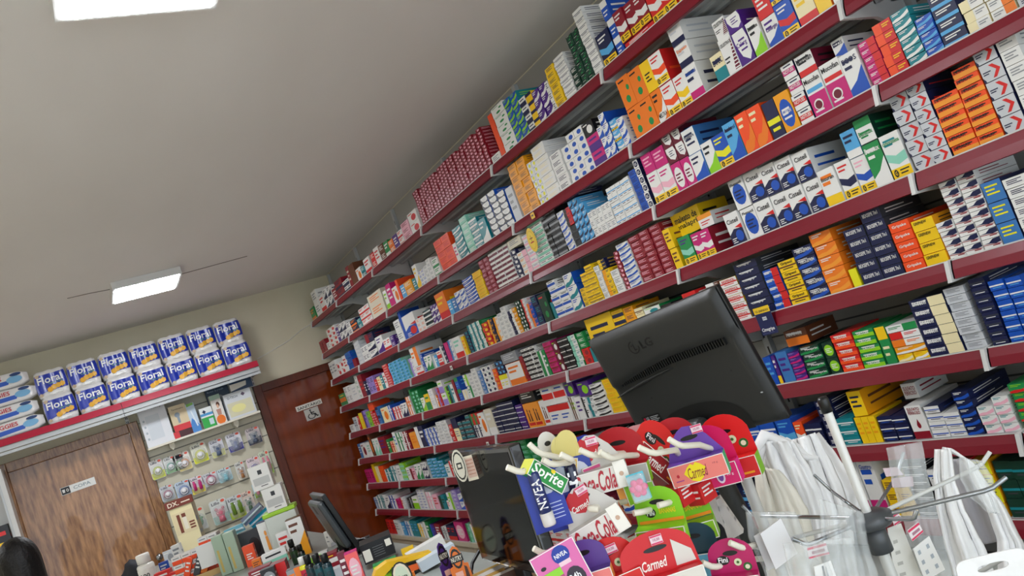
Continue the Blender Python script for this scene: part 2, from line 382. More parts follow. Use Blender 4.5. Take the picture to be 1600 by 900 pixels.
def shelf_rows(s, text):
    for line in text.strip().splitlines():
        p = line.split()
        if not p or p[0].startswith('#'): continue
        x0, x1, H = map(float, p[:3]); cols, rows = int(p[3]), int(p[4]); base = p[5]; motif = p[6]; c = p[7]
        txt = None; tx = (.1, .5, .9, .9); d = .15; up = 0; back = 0; side = base; desc = None; tcol = None
        for o in p[8:]:
            if o[0] == '^': up = float(o[1:])
            elif o.startswith('t='): tcol = o[2:]
            elif o[0] == '<': back = float(o[1:])
            elif o.startswith('d='): d = float(o[2:])
            elif o.startswith('s='): side = o[2:]
            elif o.startswith('x='): tx = tuple(float(v) for v in o[2:].split(','))
            elif o.startswith('k='): desc = o[2:].replace('_', ' ')
            elif o.startswith('-'): skip = int(o[1:])
            else: txt = o
        xf = XF + .012 + back
        if back == 0: d = min(d, .25)
        else: d = min(d, XW - .015 - xf)
        ya, yb = lip_y(x0, s, xf), lip_y(x1, s, xf)
        w = (ya - yb) / cols; ym = (ya + yb) / 2
        h = h_of((xf, ym, ZS[s]), H) / rows; z0 = ZS[s] + (h_of((xf, ym, ZS[s]), up) if up else 0)
        lim = (ZS[s - 1] - ZS[s] - .03) if s else (ZC - ZS[0] - .01)
        if z0 - ZS[s] + h * rows > lim: h = (lim - (z0 - ZS[s])) / rows
        me = carton_mesh(w - .0018, h - .0012, d, base, side, motif, c, txt, tx, tcol)
        k = bay_of(ym)
        ds = desc or (('tall ' if h > w * 1.35 else '') + PNAME[base] + ' box ' + MOT[motif].format(a=PNAME[c[0]]))
        grp = '%s boxes on the %s' % (PNAME[base], SN[s])
        for ci in range(cols):
            nr = rows - (1 if rows >= 4 and cols > 1 and random.random() < .3 else 0)
            jit = random.uniform(0, .004)
            for ri in range(nr):
                rz = -math.pi / 2 + random.uniform(-.014, .014)
                loc = (xf + jit + random.uniform(0, .006), ya - w * (ci + .5), z0 + h * ri)
                BOXES.append((me, loc, rz, (ds, s, k), grp, shown(loc, w, h)))

def place_boxes(limit=300):
    BOXES.sort(key=lambda b: -b[5])
    sets = {}
    for b in BOXES: sets.setdefault(b[3], []).append(b)
    name = {}
    for (ds, s, k), L in sets.items():
        cols = []                       # cartons standing over each other, left to right
        for b in sorted(L, key=lambda b: -b[1][1]):
            if cols and abs(cols[-1][0][1][1] - b[1][1]) < .011: cols[-1].append(b)
            else: cols.append([b])
        for i, c in enumerate(cols):
            c.sort(key=lambda b: b[1][2])
            cn = '' if len(cols) == 1 else ('left' if i == 0 else 'right') if len(cols) == 2 else ('leftmost' if i == 0 else 'rightmost' if i == len(cols) - 1 else CORD[i])
            for j, b in enumerate(c):
                rn = '' if len(c) == 1 else ('topmost' if j == len(c) - 1 else 'bottom one' if j == 0 else ORD[min(j, 11)] + ' up')
                if cn: rn = (rn + ' in ' if rn else '') + cn + (' column' if len(c) > 1 else ' one')
                name[id(b)] = ' '.join(', '.join(x for x in (ds, rn, SN[s], BN[k]) if x).split()[:16])
    for b in BOXES[:limit]:
        me, loc, rz, _, grp, _ = b; lab = name[id(b)]
        o = bpy.data.objects.new('medicine_box', me); COL.objects.link(o); o.location = loc; o.rotation_euler = (0, 0, rz)
        tag(o, lab, 'medicine box', grp)
    q = MB(); V = []; F = []; MI = []
    for me, loc, rz, *_ in BOXES[limit:]:
        n = len(V); cs, sn = math.cos(rz), math.sin(rz); mi = [q.m(m_) for m_ in me.materials]
        for v in me.vertices: V.append((loc[0] + v.co.x * cs - v.co.y * sn - XF, loc[1] + v.co.x * sn + v.co.y * cs - 3, loc[2] + v.co.z - 1.5))
        for p in me.polygons: F.append(tuple(i + n for i in p.vertices)); MI.append(mi[p.material_index])
    me = bpy.data.meshes.new('medicine_boxes'); me.from_pydata(V, [], F)
    for m_ in q.ms: me.materials.append(m_)
    me.polygons.foreach_set('material_index', MI); me.update()
    o = bpy.data.objects.new('small_medicine_boxes', me); COL.objects.link(o); o.location = (XF, 3, 1.5)
    tag(o, 'hundreds of small far medicine boxes packed along all the red edged shelves', 'medicine boxes', None, 'stuff')
# px x0 x1, stack height px, columns, rows, base colour, motif, accents, options
shelf_rows(0, """
489 495 20 1 1 G band O
497 504 40 1 2 W bars E
505 512 26 1 1 W band R
512 522 30 2 2 W diag N
524 530 20 1 1 C bars W
530 540 27 1 2 C band N
540 549 18 2 2 W half N
549 553 34 1 1 C bars I
553 560 33 1 1 b none b
560 567 20 1 1 W dot O
567 573 17 1 2 T bars W
573 582 24 1 1 W band R
584 590 24 1 2 R bars W
590 597 27 1 1 W bars R
597 604 25 1 2 b bars W
604 611 24 1 1 G band W
611 618 20 1 2 O bars W
618 625 22 1 1 V bars W
626 633 22 1 2 W band R
633 644 28 1 3 p bars C
645 658 33 1 2 W dot R
661 769 60 22 12 C dot p d=.1 k=small_glossy_crimson_box
770 783 14 1 1 W bars E
784 790 70 1 1 o none O
791 809 74 1 5 W leaf G s=W
809 828 72 2 6 B wave g s=T
828 837 56 1 4 W half N
837 846 56 1 4 Y top NY
846 866 52 2 3 V wave W
866 871 50 1 3 W bars N
872 885 66 1 7 Y bars N
886 901 70 1 8 W strip EN d=.12
902 911 38 1 4 D bars W d=.1
912 930 84 2 9 D leaf GW d=.12
930 943 108 1 10 W strip EN d=.15
946 965 52 1 1 N G SW
966 976 90 1 3 B top W s=B
977 991 50 1 1 C G W ^12
991 1006 50 1 1 C G W ^12
1006 1022 50 1 1 C G W ^12
978 1022 11 1 1 R bars W
1023 1060 60 2 1 R G W
1062 1095 60 2 1 Y bars R
1096 1140 60 2 1 W band B
""")
shelf_rows(1, """
504 512 20 2 5 C bars R
512 517 12 1 1 W bars E
517 530 30 2 4 W dot R
530 534 24 1 1 V bars W
534 545 26 2 2 W diag N
546 552 20 1 2 W bars N
552 561 20 1 2 N band O
561 567 16 1 2 T bars W
567 583 28 2 3 W band R
584 604 20 1 1 I bars O d=.2
584 604 17 1 1 I bars O ^20 d=.2
606 611 30 1 1 W band g
612 619 36 1 1 P bars W d=.2
619 627 26 1 1 W dot O
627 630 34 1 1 o none o
630 637 22 1 1 S bars W
637 648 22 1 2 A bars W
648 653 20 1 1 T bars W
653 659 38 1 1 W diag Y
659 669 24 2 4 W bars B
669 680 33 2 5 W bars E
681 690 28 1 2 W band G
692 715 60 2 6 o bars R
715 720 30 1 1 W bars P
721 733 50 1 6 T wave W
734 745 58 1 6 M bars W s=M
745 757 46 1 5 T top W
757 768 38 1 1 T diag W
771 804 66 3 7 K cres We s=B
806 816 56 1 1 e bars E
819 844 84 2 8 A bars b
845 857 70 2 7 W dot LB
857 876 86 1 9 W bars ce s=W d=.2
877 893 60 1 5 W bars N d=.2
895 931 72 3 6 W dot BW d=.2
931 949 50 1 2 P half V
931 947 22 1 1 K dot W ^50
949 957 54 1 3 W diag B
957 966 70 1 4 W wave B s=B
967 977 52 1 3 S G W
977 987 48 1 3 W wave B
995 1013 50 1 1 O leaf GK d=.2
1013 1032 50 1 1 O leaf GK d=.2
995 1013 50 1 1 O leaf GK ^50.5 d=.2
1013 1032 50 1 1 O leaf GK ^50.5 d=.2
1032 1047 52 1 1 O wave WK d=.2 MELTKA x=.1,.15,.9,.3
1032 1047 48 1 1 Y oval YK ^52.5 d=.2
1047 1066 52 1 1 W G oR d=.2 s=R
1047 1066 50 1 1 W G oR ^52.5 s=R
1066 1083 52 1 1 W G YR
1083 1103 55 1 1 W band PN t=B Ambroxol x=.12,.72,.9,.86 d=.22
1083 1103 36 1 1 W band Ne ^55.5 d=.22 t=O Expexo x=.12,.62,.9,.84
1083 1103 33 1 1 W band Ne ^92 d=.22
1122 1140 46 1 1 c half TN EXPEC x=.1,.62,.9,.84
1141 1160 60 1 1 W tri xK CELESTRAT x=.06,.78,.94,.88 d=.2
1141 1160 30 1 1 W tri xK ^60.5 CELESTRAT x=.06,.66,.94,.88
1160 1182 56 1 1 V cres WV Celerg x=.14,.5,.86,.7 d=.2
1160 1182 28 1 1 V cres WV ^56.5 d=.2
1183 1201 58 1 1 W diag gK Dextamine x=.08,.76,.92,.88
1204 1226 48 1 1 W diag BV Celergin x=.1,.5,.9,.7 d=.2
1204 1226 40 1 1 R bars W ^48.5
1226 1251 56 1 1 B G RW d=.2
1226 1251 30 1 1 B G RW ^56.5 d=.2
1252 1280 58 1 1 c band RY d=.2
1281 1302 56 1 1 O half Y d=.2
1303 1316 50 1 1 W bars B
1319 1360 60 2 1 W diag T
""")
shelf_rows(2, """
520 530 27 2 1 W bars E
530 541 20 2 2 W dot R
541 546 26 1 1 W bars R
546 554 28 1 6 B bars T
554 559 14 1 1 C none C
562 570 42 1 7 e bars W
570 580 24 2 2 W bars N
580 592 24 1 2 W diag N
580 592 14 1 1 N left C ^25
593 603 27 1 1 W diag V
603 613 18 2 1 W band R
613 618 18 1 2 V bars W
624 633 36 1 2 W bars E
633.5 637 46 1 1 B none K
637.5 655 36 1 1 W orb BR d=.18
655 667 22 2 3 W bars O
667 679 28 1 4 K mid WT
679 690 30 2 3 V diag W
690 704 42 1 1 O band RY d=.25
705 711 24 1 1 S bars W
711.5 717 24 1 1 q bars W
718 733 30 2 3 W wave B
734 749 42 1 8 B wave W
750 763 44 1 9 Y bars A
764 779 56 2 8 C bars p
780 810 68 4 9 W half xW s=W
811 819 46 1 6 N dot W
819 833 38 1 4 W right pA
812 832 14 1 1 I bars E ^48 d=.2
834 844 58 1 6 W mid pv
845 866 74 2 9 W half MN
867 889 76 3 8 K mid Ek s=K
890 900 64 1 6 W wave B
900 910 36 1 3 k cres Kk
900 910 28 1 4 R left KN ^36.5
910 930 72 3 6 S wave NW
910 925 22 2 2 N bars W ^73 s=N
930.5 964 42 5 3 W bars ET s=W
965 1002 62 5 5 W strip SN s=W
1003.5 1014 68 1 6 B bars N s=B
1014.5 1022 80 1 6 W oval NW s=N
1026 1042 50 1 1 W G pP
1042 1061 50 1 1 W G pP
1026 1042 30 1 1 P bars p ^50.5
1042 1061 30 1 1 P bars p ^50.5
1061 1076 46 1 1 P oval Wx s=x
1076 1090 46 1 1 P oval Wx s=x
1061 1076 66 1 2 x cres WN ^46.5 s=x d=.2
1076 1090 66 1 2 x cres WN ^46.5 s=x d=.2
1091 1110 44 1 1 W diag BN s=q d=.2
1091 1110 40 1 1 W bars N ^44.5 s=q d=.2 Fluimare x=.1,.6,.9,.75
1110 1127 52 1 1 W diag gK
1127 1148 54 1 1 B G LL s=N
1148 1167 62 1 1 S diag BN Ambrol x=.06,.78,.94,.9
1168 1187 66 1 1 o wave Oc
1187 1208 66 1 1 o wave Oc
1209 1228 62 1 1 N strip LL
1229 1252 64 1 1 A oval BW FLUIBRON x=.2,.45,.8,.56
1253 1273 25 1 1 W mid RN t=W NOTUSS x=.1,.36,.9,.62 s=N
1253 1273 25 1 1 W mid RN t=W ^25.2 NOTUSS x=.1,.36,.9,.62 s=N
1253 1273 25 1 1 W mid PN t=W ^50.4 NOTUSS x=.1,.36,.9,.62 s=N
1253 1273 25 1 1 W mid PN t=W ^75.6 NOTUSS x=.1,.36,.9,.62 s=N
1275 1302 68 1 1 W spoon PS t=K Mucofan x=.06,.80,.94,.93 d=.2
1275 1302 34 1 1 W band RK ^68.5 Mucofan x=.06,.56,.94,.88 d=.2 s=x
1303 1333 72 1 1 W spoon PR t=K Mucofan x=.06,.80,.94,.93 d=.2 s=W
1333 1361 70 1 1 W diag BN ECOS x=.1,.76,.9,.9 d=.2
1333 1352 28 1 1 W diag BN ^72 <.04 ECOS x=.1,.6,.9,.84
1364 1390 74 1 6 P right RW d=.2
1391 1420 88 1 5 R left oY d=.2
1421 1449 90 1 6 T wave WW d=.2
1450 1476 64 1 5 B wave SW d=.2
1477 1514 84 1 4 N band SW d=.2
1516 1551 54 1 3 W left cE d=.2 s=c
1552 1590 54 1 3 W right OE d=.2 s=c
1592 1626 70 1 4 e bars N d=.2
""")
shelf_rows(3, """
534 543 19 1 1 G mid OY d=.08
544 553 27 2 2 W bars E
554 562 26 1 1 W bars e
563 567 37 1 5 W bars G
568 574 36 1 1 C bars R d=.2
574 580 24 2 1 N bars W
580 590 27 2 2 v bars N
590 594 20 1 1 R bars p
594 599 22 1 1 c bars O
599 603 23 1 1 T bars W
603 607 25 1 1 W bars R
607 615 36 1 9 R bars W
616 643 36 4 7 S dot TW s=M d=.2
646 652 30 1 5 W left v
652.5 663 14 1 1 W band R
652.5 663 30 1 1 W right O ^14 d=.2
664 667 30 1 3 B bars W
668 679 24 2 1 W diag G
680 686 20 1 1 S left W
687 694 24 1 2 W half R
695 701 30 1 4 N left W
701.5 707 32 1 1 P none P
708 714 34 1 4 W left q
715 727 34 1 1 W band RM
727.5 732 31 1 1 Y bars O
735 741 36 1 6 N dot T
742 762 44 3 6 W left TM s=G
763 772 38 1 5 R dot Y
773 780 40 1 5 N left A
781 788 40 1 4 W left A
789 804 50 2 7 W bars E
804.5 808 40 1 5 N none N
809 818 42 1 6 A left W
819 827 50 2 8 D dot WG
828 833 50 1 8 W left R
834 842 40 1 5 B left O
843 851 48 1 3 N bars TW
852 865 46 1 1 D leaf GR
866 870 28 1 1 T none T
872 897 60 2 5 W mid BK
898 912 60 1 3 W wave TB s=B
914 922 30 1 4 Y bars N
922 943 60 2 7 Y strip Nb
944 952 54 1 6 W bars E
953 964 44 1 5 Y left AN
953 964 16 1 3 N left Y ^45
965 977 38 1 3 W bars E
978 985 64 1 9 C dot pp
986 1004 72 1 8 W wave BB
1005 1022 76 1 8 C bars pW
1022.5 1038 78 1 9 C bars pW
1038.5 1055 80 1 9 C bars pW
1056 1067 34 1 1 Y bars b
1056 1067 32 1 1 Y bars b ^34.5
1072 1090 46 1 1 G G MV d=.2
1090.5 1105 44 1 1 P G WW s=C
1105.5 1121 44 1 1 P G WW s=C d=.2
1075 1118 38 1 1 Y none KK ^46.5 <.05 maleato_de/enalapril x=.1,.2,.9,.85
1121 1139 44 1 1 C bars pp <.06 d=.16
1110 1132 22 1 1 W top mR ^45 <.02
1146 1168 52 1 1 W orb NB t=K Cisteil x=.1,.66,.9,.82 d=.2 k=tall_white_box_with_green_swoosh
1170 1192 50 1 1 W oval BN t=K Flumucil x=.1,.80,.9,.9 d=.2
1170 1192 48 1 1 W oval BN ^50.5 t=K Flumucil x=.1,.80,.9,.9 d=.2
1193 1218 52 1 1 W orb NB t=K Cisteil x=.12,.68,.88,.86 d=.2
1218.5 1243 52 1 1 W orb NB t=K Cisteil x=.12,.68,.88,.86 d=.2
1243.5 1269 52 1 1 W orb NB t=K Cisteil x=.12,.68,.88,.86 d=.2
1269.5 1295 52 1 1 W orb NB t=K Cisteil x=.12,.68,.88,.86 d=.2
1193 1218 48 1 1 W orb NB t=K ^52.5 Cisteil x=.12,.68,.88,.86 d=.2
1218.5 1243 48 1 1 W orb NB t=K ^52.5 Cisteil x=.12,.68,.88,.86 d=.2
1243.5 1269 48 1 1 W orb NB t=K ^52.5 Cisteil x=.12,.68,.88,.86 d=.2
1269.5 1295 48 1 1 W orb NB t=K ^52.5 Cisteil x=.12,.68,.88,.86 d=.2
1296 1321 60 1 1 W band YO t=K Bisuran x=.1,.68,.9,.8
1322 1346 62 1 1 W G NR
1347 1370 58 1 1 W G Bp
1347 1370 44 1 1 S band WN ^58.5
1371 1397 72 1 1 G diag WW Benatux x=.06,.76,.94,.9 s=D d=.22
1371 1397 40 1 1 W top GG ^72.5 s=D Benatux x=.08,.28,.92,.5
1398 1428 74 1 1 W G MT t=G carbocisteina x=.06,.76,.94,.86
1431 1460 128 1 5 e chev RN s=N d=.2
1461 1489 150 1 6 e chev RN s=N d=.2
1490 1531 98 1 6 o half mK INFRALAX x=.08,.5,.72,.9 d=.2
1532 1570 128 1 8 o half mK INFRALAX x=.08,.5,.72,.9 d=.2
1571 1606 158 1 5 e chev RN s=N d=.2
1608 1640 150 1 6 W bars E d=.2
""")
shelf_rows(4, """
549 555 12 1 1 W bars E
556 561 22 2 1 e bars N
561 566 22 1 2 R left W
567 571 26 1 1 Y left L
572 577 28 1 1 v left V
578 583 25 1 3 g bars V
584 592 24 2 6 R bars W
584 592 12 1 1 o none o ^24.5
593 597 28 1 2 q top N
600 610 24 1 1 c dot O d=.2
611 617 25 2 1 B left W
618 630 20 3 1 W left R
631 640 22 2 1 W diag N
641 648 30 2 1 W left O
650 652 40 1 1 G none W d=.2
652 662 36 2 6 G dot MD s=G d=.22
662.5 668 22 1 1 W diag g
669 676 26 1 1 Y half G
677 684 32 1 2 W bars e
685 688 20 1 1 O left W
688.5 693 30 1 4 R left v
694 701 20 1 1 W half vg
694 701 20 1 1 W half vg ^20.5
702 707 28 1 1 D left g
708 715 30 1 1 W left T
716 719 36 1 1 C none C
719.5 725 38 1 2 B top GS
726 733 16 2 1 W left c
734 740 19 1 1 W right G
734 740 19 1 1 W right g ^19.5
741 756 44 2 7 W bars E
757 762 38 1 6 q bars W
763 777 42 2 5 W dot NG
778 784 34 1 5 o bars Y
785 798 22 2 1 W top L
785 798 22 2 3 N dot S ^22.5
799 822 36 1 1 W band OO s=O
799 822 16 1 1 E bars e ^37
823 828 42 1 8 C bars R
829 850 52 3 7 W half KK
851 855 42 1 1 G none G
855.5 858 42 1 1 W none W
858.5 863 42 1 1 G bars W
864 876 52 1 6 P band CC s=P
877 885 50 1 3 x dot Wg
886 902 52 2 6 K strip Wk
903 914 52 1 6 W left MT s=G d=.22
915 926 26 1 2 R dot CC
915 926 26 1 3 G bars W ^26.5
927 932 24 1 1 T none T
934 975 70 1 1 Y bars N d=.2 k=big_yellow_box_with_brown_print
976 994 70 1 6 Y half NA
995 1010 70 1 6 A bars N
1011 1024 64 1 6 c strip bb
1025 1050 60 1 5 W dot Tg s=G d=.24
1051 1068 58 1 5 K strip WW
1069 1085 44 1 4 B wave WW
1086 1108 66 2 5 R strip CW s=R
1109 1124 56 1 4 W left RR
1125 1138 70 1 6 W strip KN
1139 1146 70 1 6 b bars W
1147 1173 70 1 5 W strip RR s=Y d=.2 RESFENOL x=.12,.5,.9,.86
1175 1211 88 1 7 N half NW s=k d=.22 Cimegrip x=.2,.45,.7,.8
1212 1236 66 1 5 B right RW Benegrip x=.06,.4,.6,.75 d=.2
1238 1265 72 1 4 Y strip bK Gripeol x=.16,.55,.84,.92 d=.2
1266 1297 86 1 5 N wave BW t=W NEOLEFRIN x=.2,.42,.92,.78 d=.22
1298 1332 100 1 5 O wave mW s=O d=.24
1334 1346 30 1 1 L none K d=.2
1348 1380 92 1 5 N none WW s=k BEXSEPE_7in1 x=.12,.42,.88,.8 d=.2
1381 1413 112 1 6 N none WW s=k BEXSEPE_7in1 x=.12,.42,.88,.8 d=.2
1415 1447 82 1 5 o none WW s=o Gripake x=.14,.3,.86,.72 d=.2
1448 1482 76 1 4 Y none KK s=A GRIPNEW x=.1,.55,.7,.85 d=.22
1483 1509 62 1 4 W wing NC d=.2
1510 1537 122 1 8 W wing NC d=.2
1538 1567 128 1 8 W wing NC d=.2
1568 1600 104 1 3 q bars LN s=N d=.22
1602 1640 100 1 6 W bars N d=.2
""")
shelf_rows(5, """
564 568 23 1 1 q bars W
568.5 576 23 1 1 W dot C
577 583 23 1 1 W bars M
583.5 587 35 1 1 b dot O
588 597 27 2 1 W diag M
597.5 608 28 1 1 C bars V
608.5 612 22 1 1 G bars c
613 620 18 2 1 c left R
621 625 32 1 1 W bars q
626 634 30 2 1 W left G
635 644 30 2 2 C left W
645 655 26 1 1 m bars O
656 668 34 1 1 N left W d=.2
669 690 28 4 4 W left BN
691 707 36 2 7 W bars E s=e d=.24
708 713 28 1 3 R bars W
714 722 20 1 1 c bars E
714 722 16 1 1 N none N ^20.5
723 743 38 3 5 k mid TW
744 756 20 3 1 W left N
744 756 18 2 1 R left G ^20.5
757 766 38 1 1 W dot O
767 778 42 1 1 I band W
780 815 48 4 6 N strip Wk s=N d=.24
816 826 40 2 5 V strip WK
827 851 40 2 1 m people bR
827 851 20 1 1 K bars W ^41
852 861 40 1 1 W people bR
862 897 30 2 1 W top RB
862 897 30 2 1 W mid RB ^30.5
898 906 38 2 1 W left bg
907 916 36 1 1 W bars V
898 912 22 1 1 V dot gg ^39 d=.2
918 924 34 1 2 W left K
925 935 32 1 3 W left TN
936 956 52 1 6 W wave KN
919 937 24 1 1 V dot gg ^35 d=.2
957 974 56 1 7 Y bars A s=Y
1206 1218 46 1 1 B bars SW
1218.5 1224 46 1 1 V band YW
1225 1243 50 1 1 q bars VW d=.2
1244 1263 46 1 5 V wave Pv d=.2
1265 1296 52 1 4 D wave GW s=D t=W Nesprin x=.3,.34,.95,.74 d=.24
1250 1285 26 1 1 b half OW ^53 <.03 PERFENOL x=.1,.6,.8,.85
1298 1315 52 1 2 D oval gW d=.24
1318 1350 62 1 5 R half oW OROGER x=.2,.35,.8,.7
1351 1384 62 1 5 G half gW OROGER x=.2,.35,.8,.7
1386 1402 62 1 1 G top Yc
1404 1428 12 1 1 Y wave cA
1429 1452 12 1 1 Y wave WA
1404 1452 12 1 1 A wave WW ^12.3
1404 1452 12 1 1 W left OO ^24.6
1404 1452 12 1 1 W left RR ^36.9
1404 1452 12 1 1 W right GG ^49.2
1453 1508 96 1 6 N right cW Endcoff x=.08,.3,.5,.8 s=N
1509 1542 104 1 8 e bars E d=.2
1552 1578 112 1 8 N strip kW d=.2
1580 1604 104 1 6 B strip WS d=.2
1605 1630 104 1 6 B strip WS d=.2
""")
shelf_rows(6, """
575 587 22 3 1 P bars C
588 592 30 1 1 Y none A
592.5 597 26 1 1 c none Y
598 605 26 2 1 o bars O
606 614 20 2 1 T left W
615 623 24 2 1 W left T
625 630 25 1 1 W bars E
631 638 28 1 4 g half M
639 644 20 1 1 W bars E
645 652 18 1 1 p left C
653 663 24 2 1 W diag G
664 673 26 2 2 W diag N
675 699 32 3 6 S wave TW s=T
700 707 20 1 1 W bars T
708 726 26 3 1 W left R
727 745 24 2 2 M bars G
746 770 26 3 3 W diag B
771 796 28 3 4 V bars W
800 809 26 1 4 A left N
810 850 50 3 6 G bars MD s=G
851 868 46 2 6 W dot BN
869 878 46 1 7 Y bars b
879 889 46 1 6 G left E
890 902 44 1 6 k bars N
903 914 46 1 7 Y dot AW
915 937 50 2 5 C bars pp
939 942 48 1 1 W diag S
947 975 52 2 6 K strip WW
980 1060 46 5 4 N strip WB
1062 1150 46 4 3 W band TG
1175 1222 46 2 2 B strip WW
1225 1251 50 1 1 B G SS d=.2
1252 1266 44 1 1 o G Wc
1267 1294 40 2 2 N strip Wk d=.2
1298 1318 76 1 6 N bars W d=.2
1320 1346 44 1 3 T strip WW s=T d=.24
1348 1380 44 3 1 Y bars Ab
1350 1372 42 1 1 Y bars Nb ^45 s=A d=.25
1382 1404 42 1 3 N strip WB
1405 1427 42 1 3 N strip WB
1430 1456 56 1 1 W drop CC SULFATO/FERROSO x=.12,.72,.88,.94 d=.2
1434 1458 26 1 1 W none CC ^57 <.06 SULFATO/FERROSO x=.1,.2,.9,.8
1458 1484 40 1 3 W strip BN
1485 1511 40 1 3 W strip BN
1460 1484 12 1 1 W strip BN ^41 d=.2 s=N
1512 1539 74 1 5 N wave BW d=.2
1541 1567 46 1 3 W wave pT
1568 1594 60 1 4 W wave pT
1602 1640 80 1 5 G wave Rg
""")
shelf_rows(7, """
588 594 18 2 1 W left q
595 605 22 3 1 W left T
606 612 20 1 1 W diag N
613 621 22 2 1 W left B
622 628 16 1 1 P bars C
629 633 18 1 1 W left R
634 637 20 1 1 e bars W
639 647 18 2 1 K left E
648 657 20 1 1 W half g
658 670 32 2 7 W bars B
671 680 28 2 1 W left p
681 689 24 1 1 p bars R
690 699 22 1 1 T left D
700 704 14 1 1 W bars R
705 712 28 1 1 W right g
713 720 32 1 5 v bars W
721 760 26 5 2 W diag B
762 815 26 5 2 M band G
822 868 26 3 2 x dot WE
870 880 26 1 2 Y bars b
884 968 26 6 3 x dot Wv
974 1060 36 4 2 W wave B
1062 1200 40 5 2 N band S
1215 1330 50 5 2 W top PB
1340 1366 92 1 1 W band PB Enterobion x=.06,.84,.94,.93
1367 1392 92 1 1 W band PB Gastro x=.1,.84,.9,.93
1396 1436 80 2 4 Y bars b
1438 1470 90 1 7 K strip WW
1474 1528 80 2 4 W strip BN
1530 1548 96 1 4 R strip WW
1549 1578 96 1 4 L bars Kb s=A
1582 1640 96 2 3 D strip Tk
""")
shelf_rows(8, """
608 620 24 2 1 R bars C
621 628 24 2 1 W bars E
629 636 20 1 1 S left W
637 645 24 2 1 W left q
646 657 26 2 1 T bars S
658 666 22 2 1 W left Y
667 675 26 1 1 G left W
676 683 22 1 1 V left B
684 692 24 1 1 C bars W
693 702 20 2 1 W left E
703 716 24 2 1 N band R
717 731 32 1 1 P oval pW d=.2
735 741 30 1 3 M left G
742 750 30 1 3 Y left W
752 830 30 8 2 W diag T
845 985 34 8 2 W band R
1005 1230 40 8 1 W wave G
""")

place_boxes()
# ------------------------------------------------------------------ back wall: doors, signs
def door(n, x0, x1, top, mdoor, mframe, fw, left=True, right=True):
    r = empty('door_%d' % n, ((x0 + x1) / 2, YB, 0)); struct(r)
    w = (x1 - x0) / 2
    q = MB(); q.bbox(-w, -.012, .01, w, .03 - .032, top, mdoor, .002); q.build('door_leaf', r)
    q = MB()
    if left: q.bbox(-w - fw, -.045, 0, -w, -.001, top + fw, mframe, .004)
    if right: q.bbox(w, -.045, 0, w + fw, -.001, top + fw, mframe, .004)
    q.bbox(-w, -.045, top, w, -.001, top + fw, mframe, .004)
    q.build('door_frame', r)
    return r
tA = on_y(13, 740, YB); tB = on_y(202, 676, YB)
door(1, tA.x, tB.x, (tA.z + tB.z) / 2, M_DOOR1, M_FRAME, .075)
q = MB(); q.lathe([(.012, 0), (.012, .03), (.026, .04), (.028, .055), (.02, .066), (.002, .07)], M_CHROME, 16, Matrix.Translation((tB.x - .07, YB - .013, 1.0)) @ Matrix.Rotation(math.pi / 2, 4, 'X'))
o = q.build('door_knob'); o.parent = bpy.data.objects['door_1']; o.location = -Vector(o.parent.location)
sA = on_y(405, 611, YB)
door(2, sA.x + .02, XW - .03, sA.z - .02, M_DOOR2, M_FRAME2, .07, True, False)
# grey and white shelf cabinet left of the COPA door
def sign(name, corners, Y, base, build, label):
    P = [on_y(*c, Y) for c in corners]     # bottom-left, bottom-right, top-left
    w = P[1].x - P[0].x; h = (P[2].z - P[0].z)
    q = MB(); q.bbox(0, 0, 0, w, .003, h, base, .0008, seg=1)
    build(q, w, h)
    return tag(q.build(name, None, (P[0].x, Y, P[0].z)), label, 'sign')
MK = mat('#1b1b1d', .5, name='sign_black'); MG = mat('#7f8a8a', .35, .3, name='sign_grey_letters')
def b1(q, w, h):
    q.rect(.003, .003, w * .26, h - .003, -.0005, MK)
    ww = mat('#e8e8e4', .5, name='sign_white')
    q.poly([(w * .04, h * .7), (w * .12, h * .7), (w * .11, h * .28), (w * .05, h * .28)], -.001, ww)
    q.ell(w * .19, h * .5, w * .035, h * .2, -.001, ww); q.ell(w * .19, h * .5, w * .02, h * .11, -.0014, MK)
    q.text('COPA', w * .36, h * .3, w * .86, h * .74, -.0008, MG)
sign('door_sign', [(97, 775), (151, 757), (93.5, 763.5)], YB - .018, mat('#d8d6d0', .3, .2, name='brushed_sign_plate'), b1, 'small pale COPA sign with cup pictogram on the left brown door')
def b2(q, w, h): q.text('SANITÁRIO', w * .05, h * .16, w * .95, h * .86, -.0008, MK)
sign('door_sign', [(464, 644), (504, 630.5), (461, 636.5)], YB - .018, mat('#dcd8cc', .4, name='sign_cream'), b2, 'long SANITÁRIO sign on the dark door, above the wheelchair sign')
def b3(q, w, h):
    q.ell(w * .42, h * .85, w * .07, h * .07, -.0008, MK)
    def seg(a, b, t=.045):
        dx, dz = b[0] - a[0], b[1] - a[1]; L = math.hypot(dx, dz); nx, nz = -dz / L * t, dx / L * t
        q.poly([((a[0] + nx) * w, (a[1] + nz) * h), ((a[0] - nx) * w, (a[1] - nz) * h), ((b[0] - nx) * w, (b[1] - nz) * h), ((b[0] + nx) * w, (b[1] + nz) * h)], -.0008, MK)
    seg((.42, .76), (.46, .46)); seg((.44, .62), (.66, .60)); seg((.45, .46), (.68, .44)); seg((.68, .46), (.80, .18)); seg((.78, .19), (.88, .22))
    pts = [(.42 + .24 * math.cos(a), .32 + .22 * math.sin(a)) for a in [math.radians(t) for t in range(110, 391, 20)]]
    for a, b in zip(pts, pts[1:]): seg(a, b, .035)
sign('door_sign', [(480, 658.5), (502, 651.5), (476.5, 641)], YB - .018, mat('#b9b6ae', .4, name='sign_grey'), b3, 'square grey wheelchair sign below the SANITÁRIO sign')

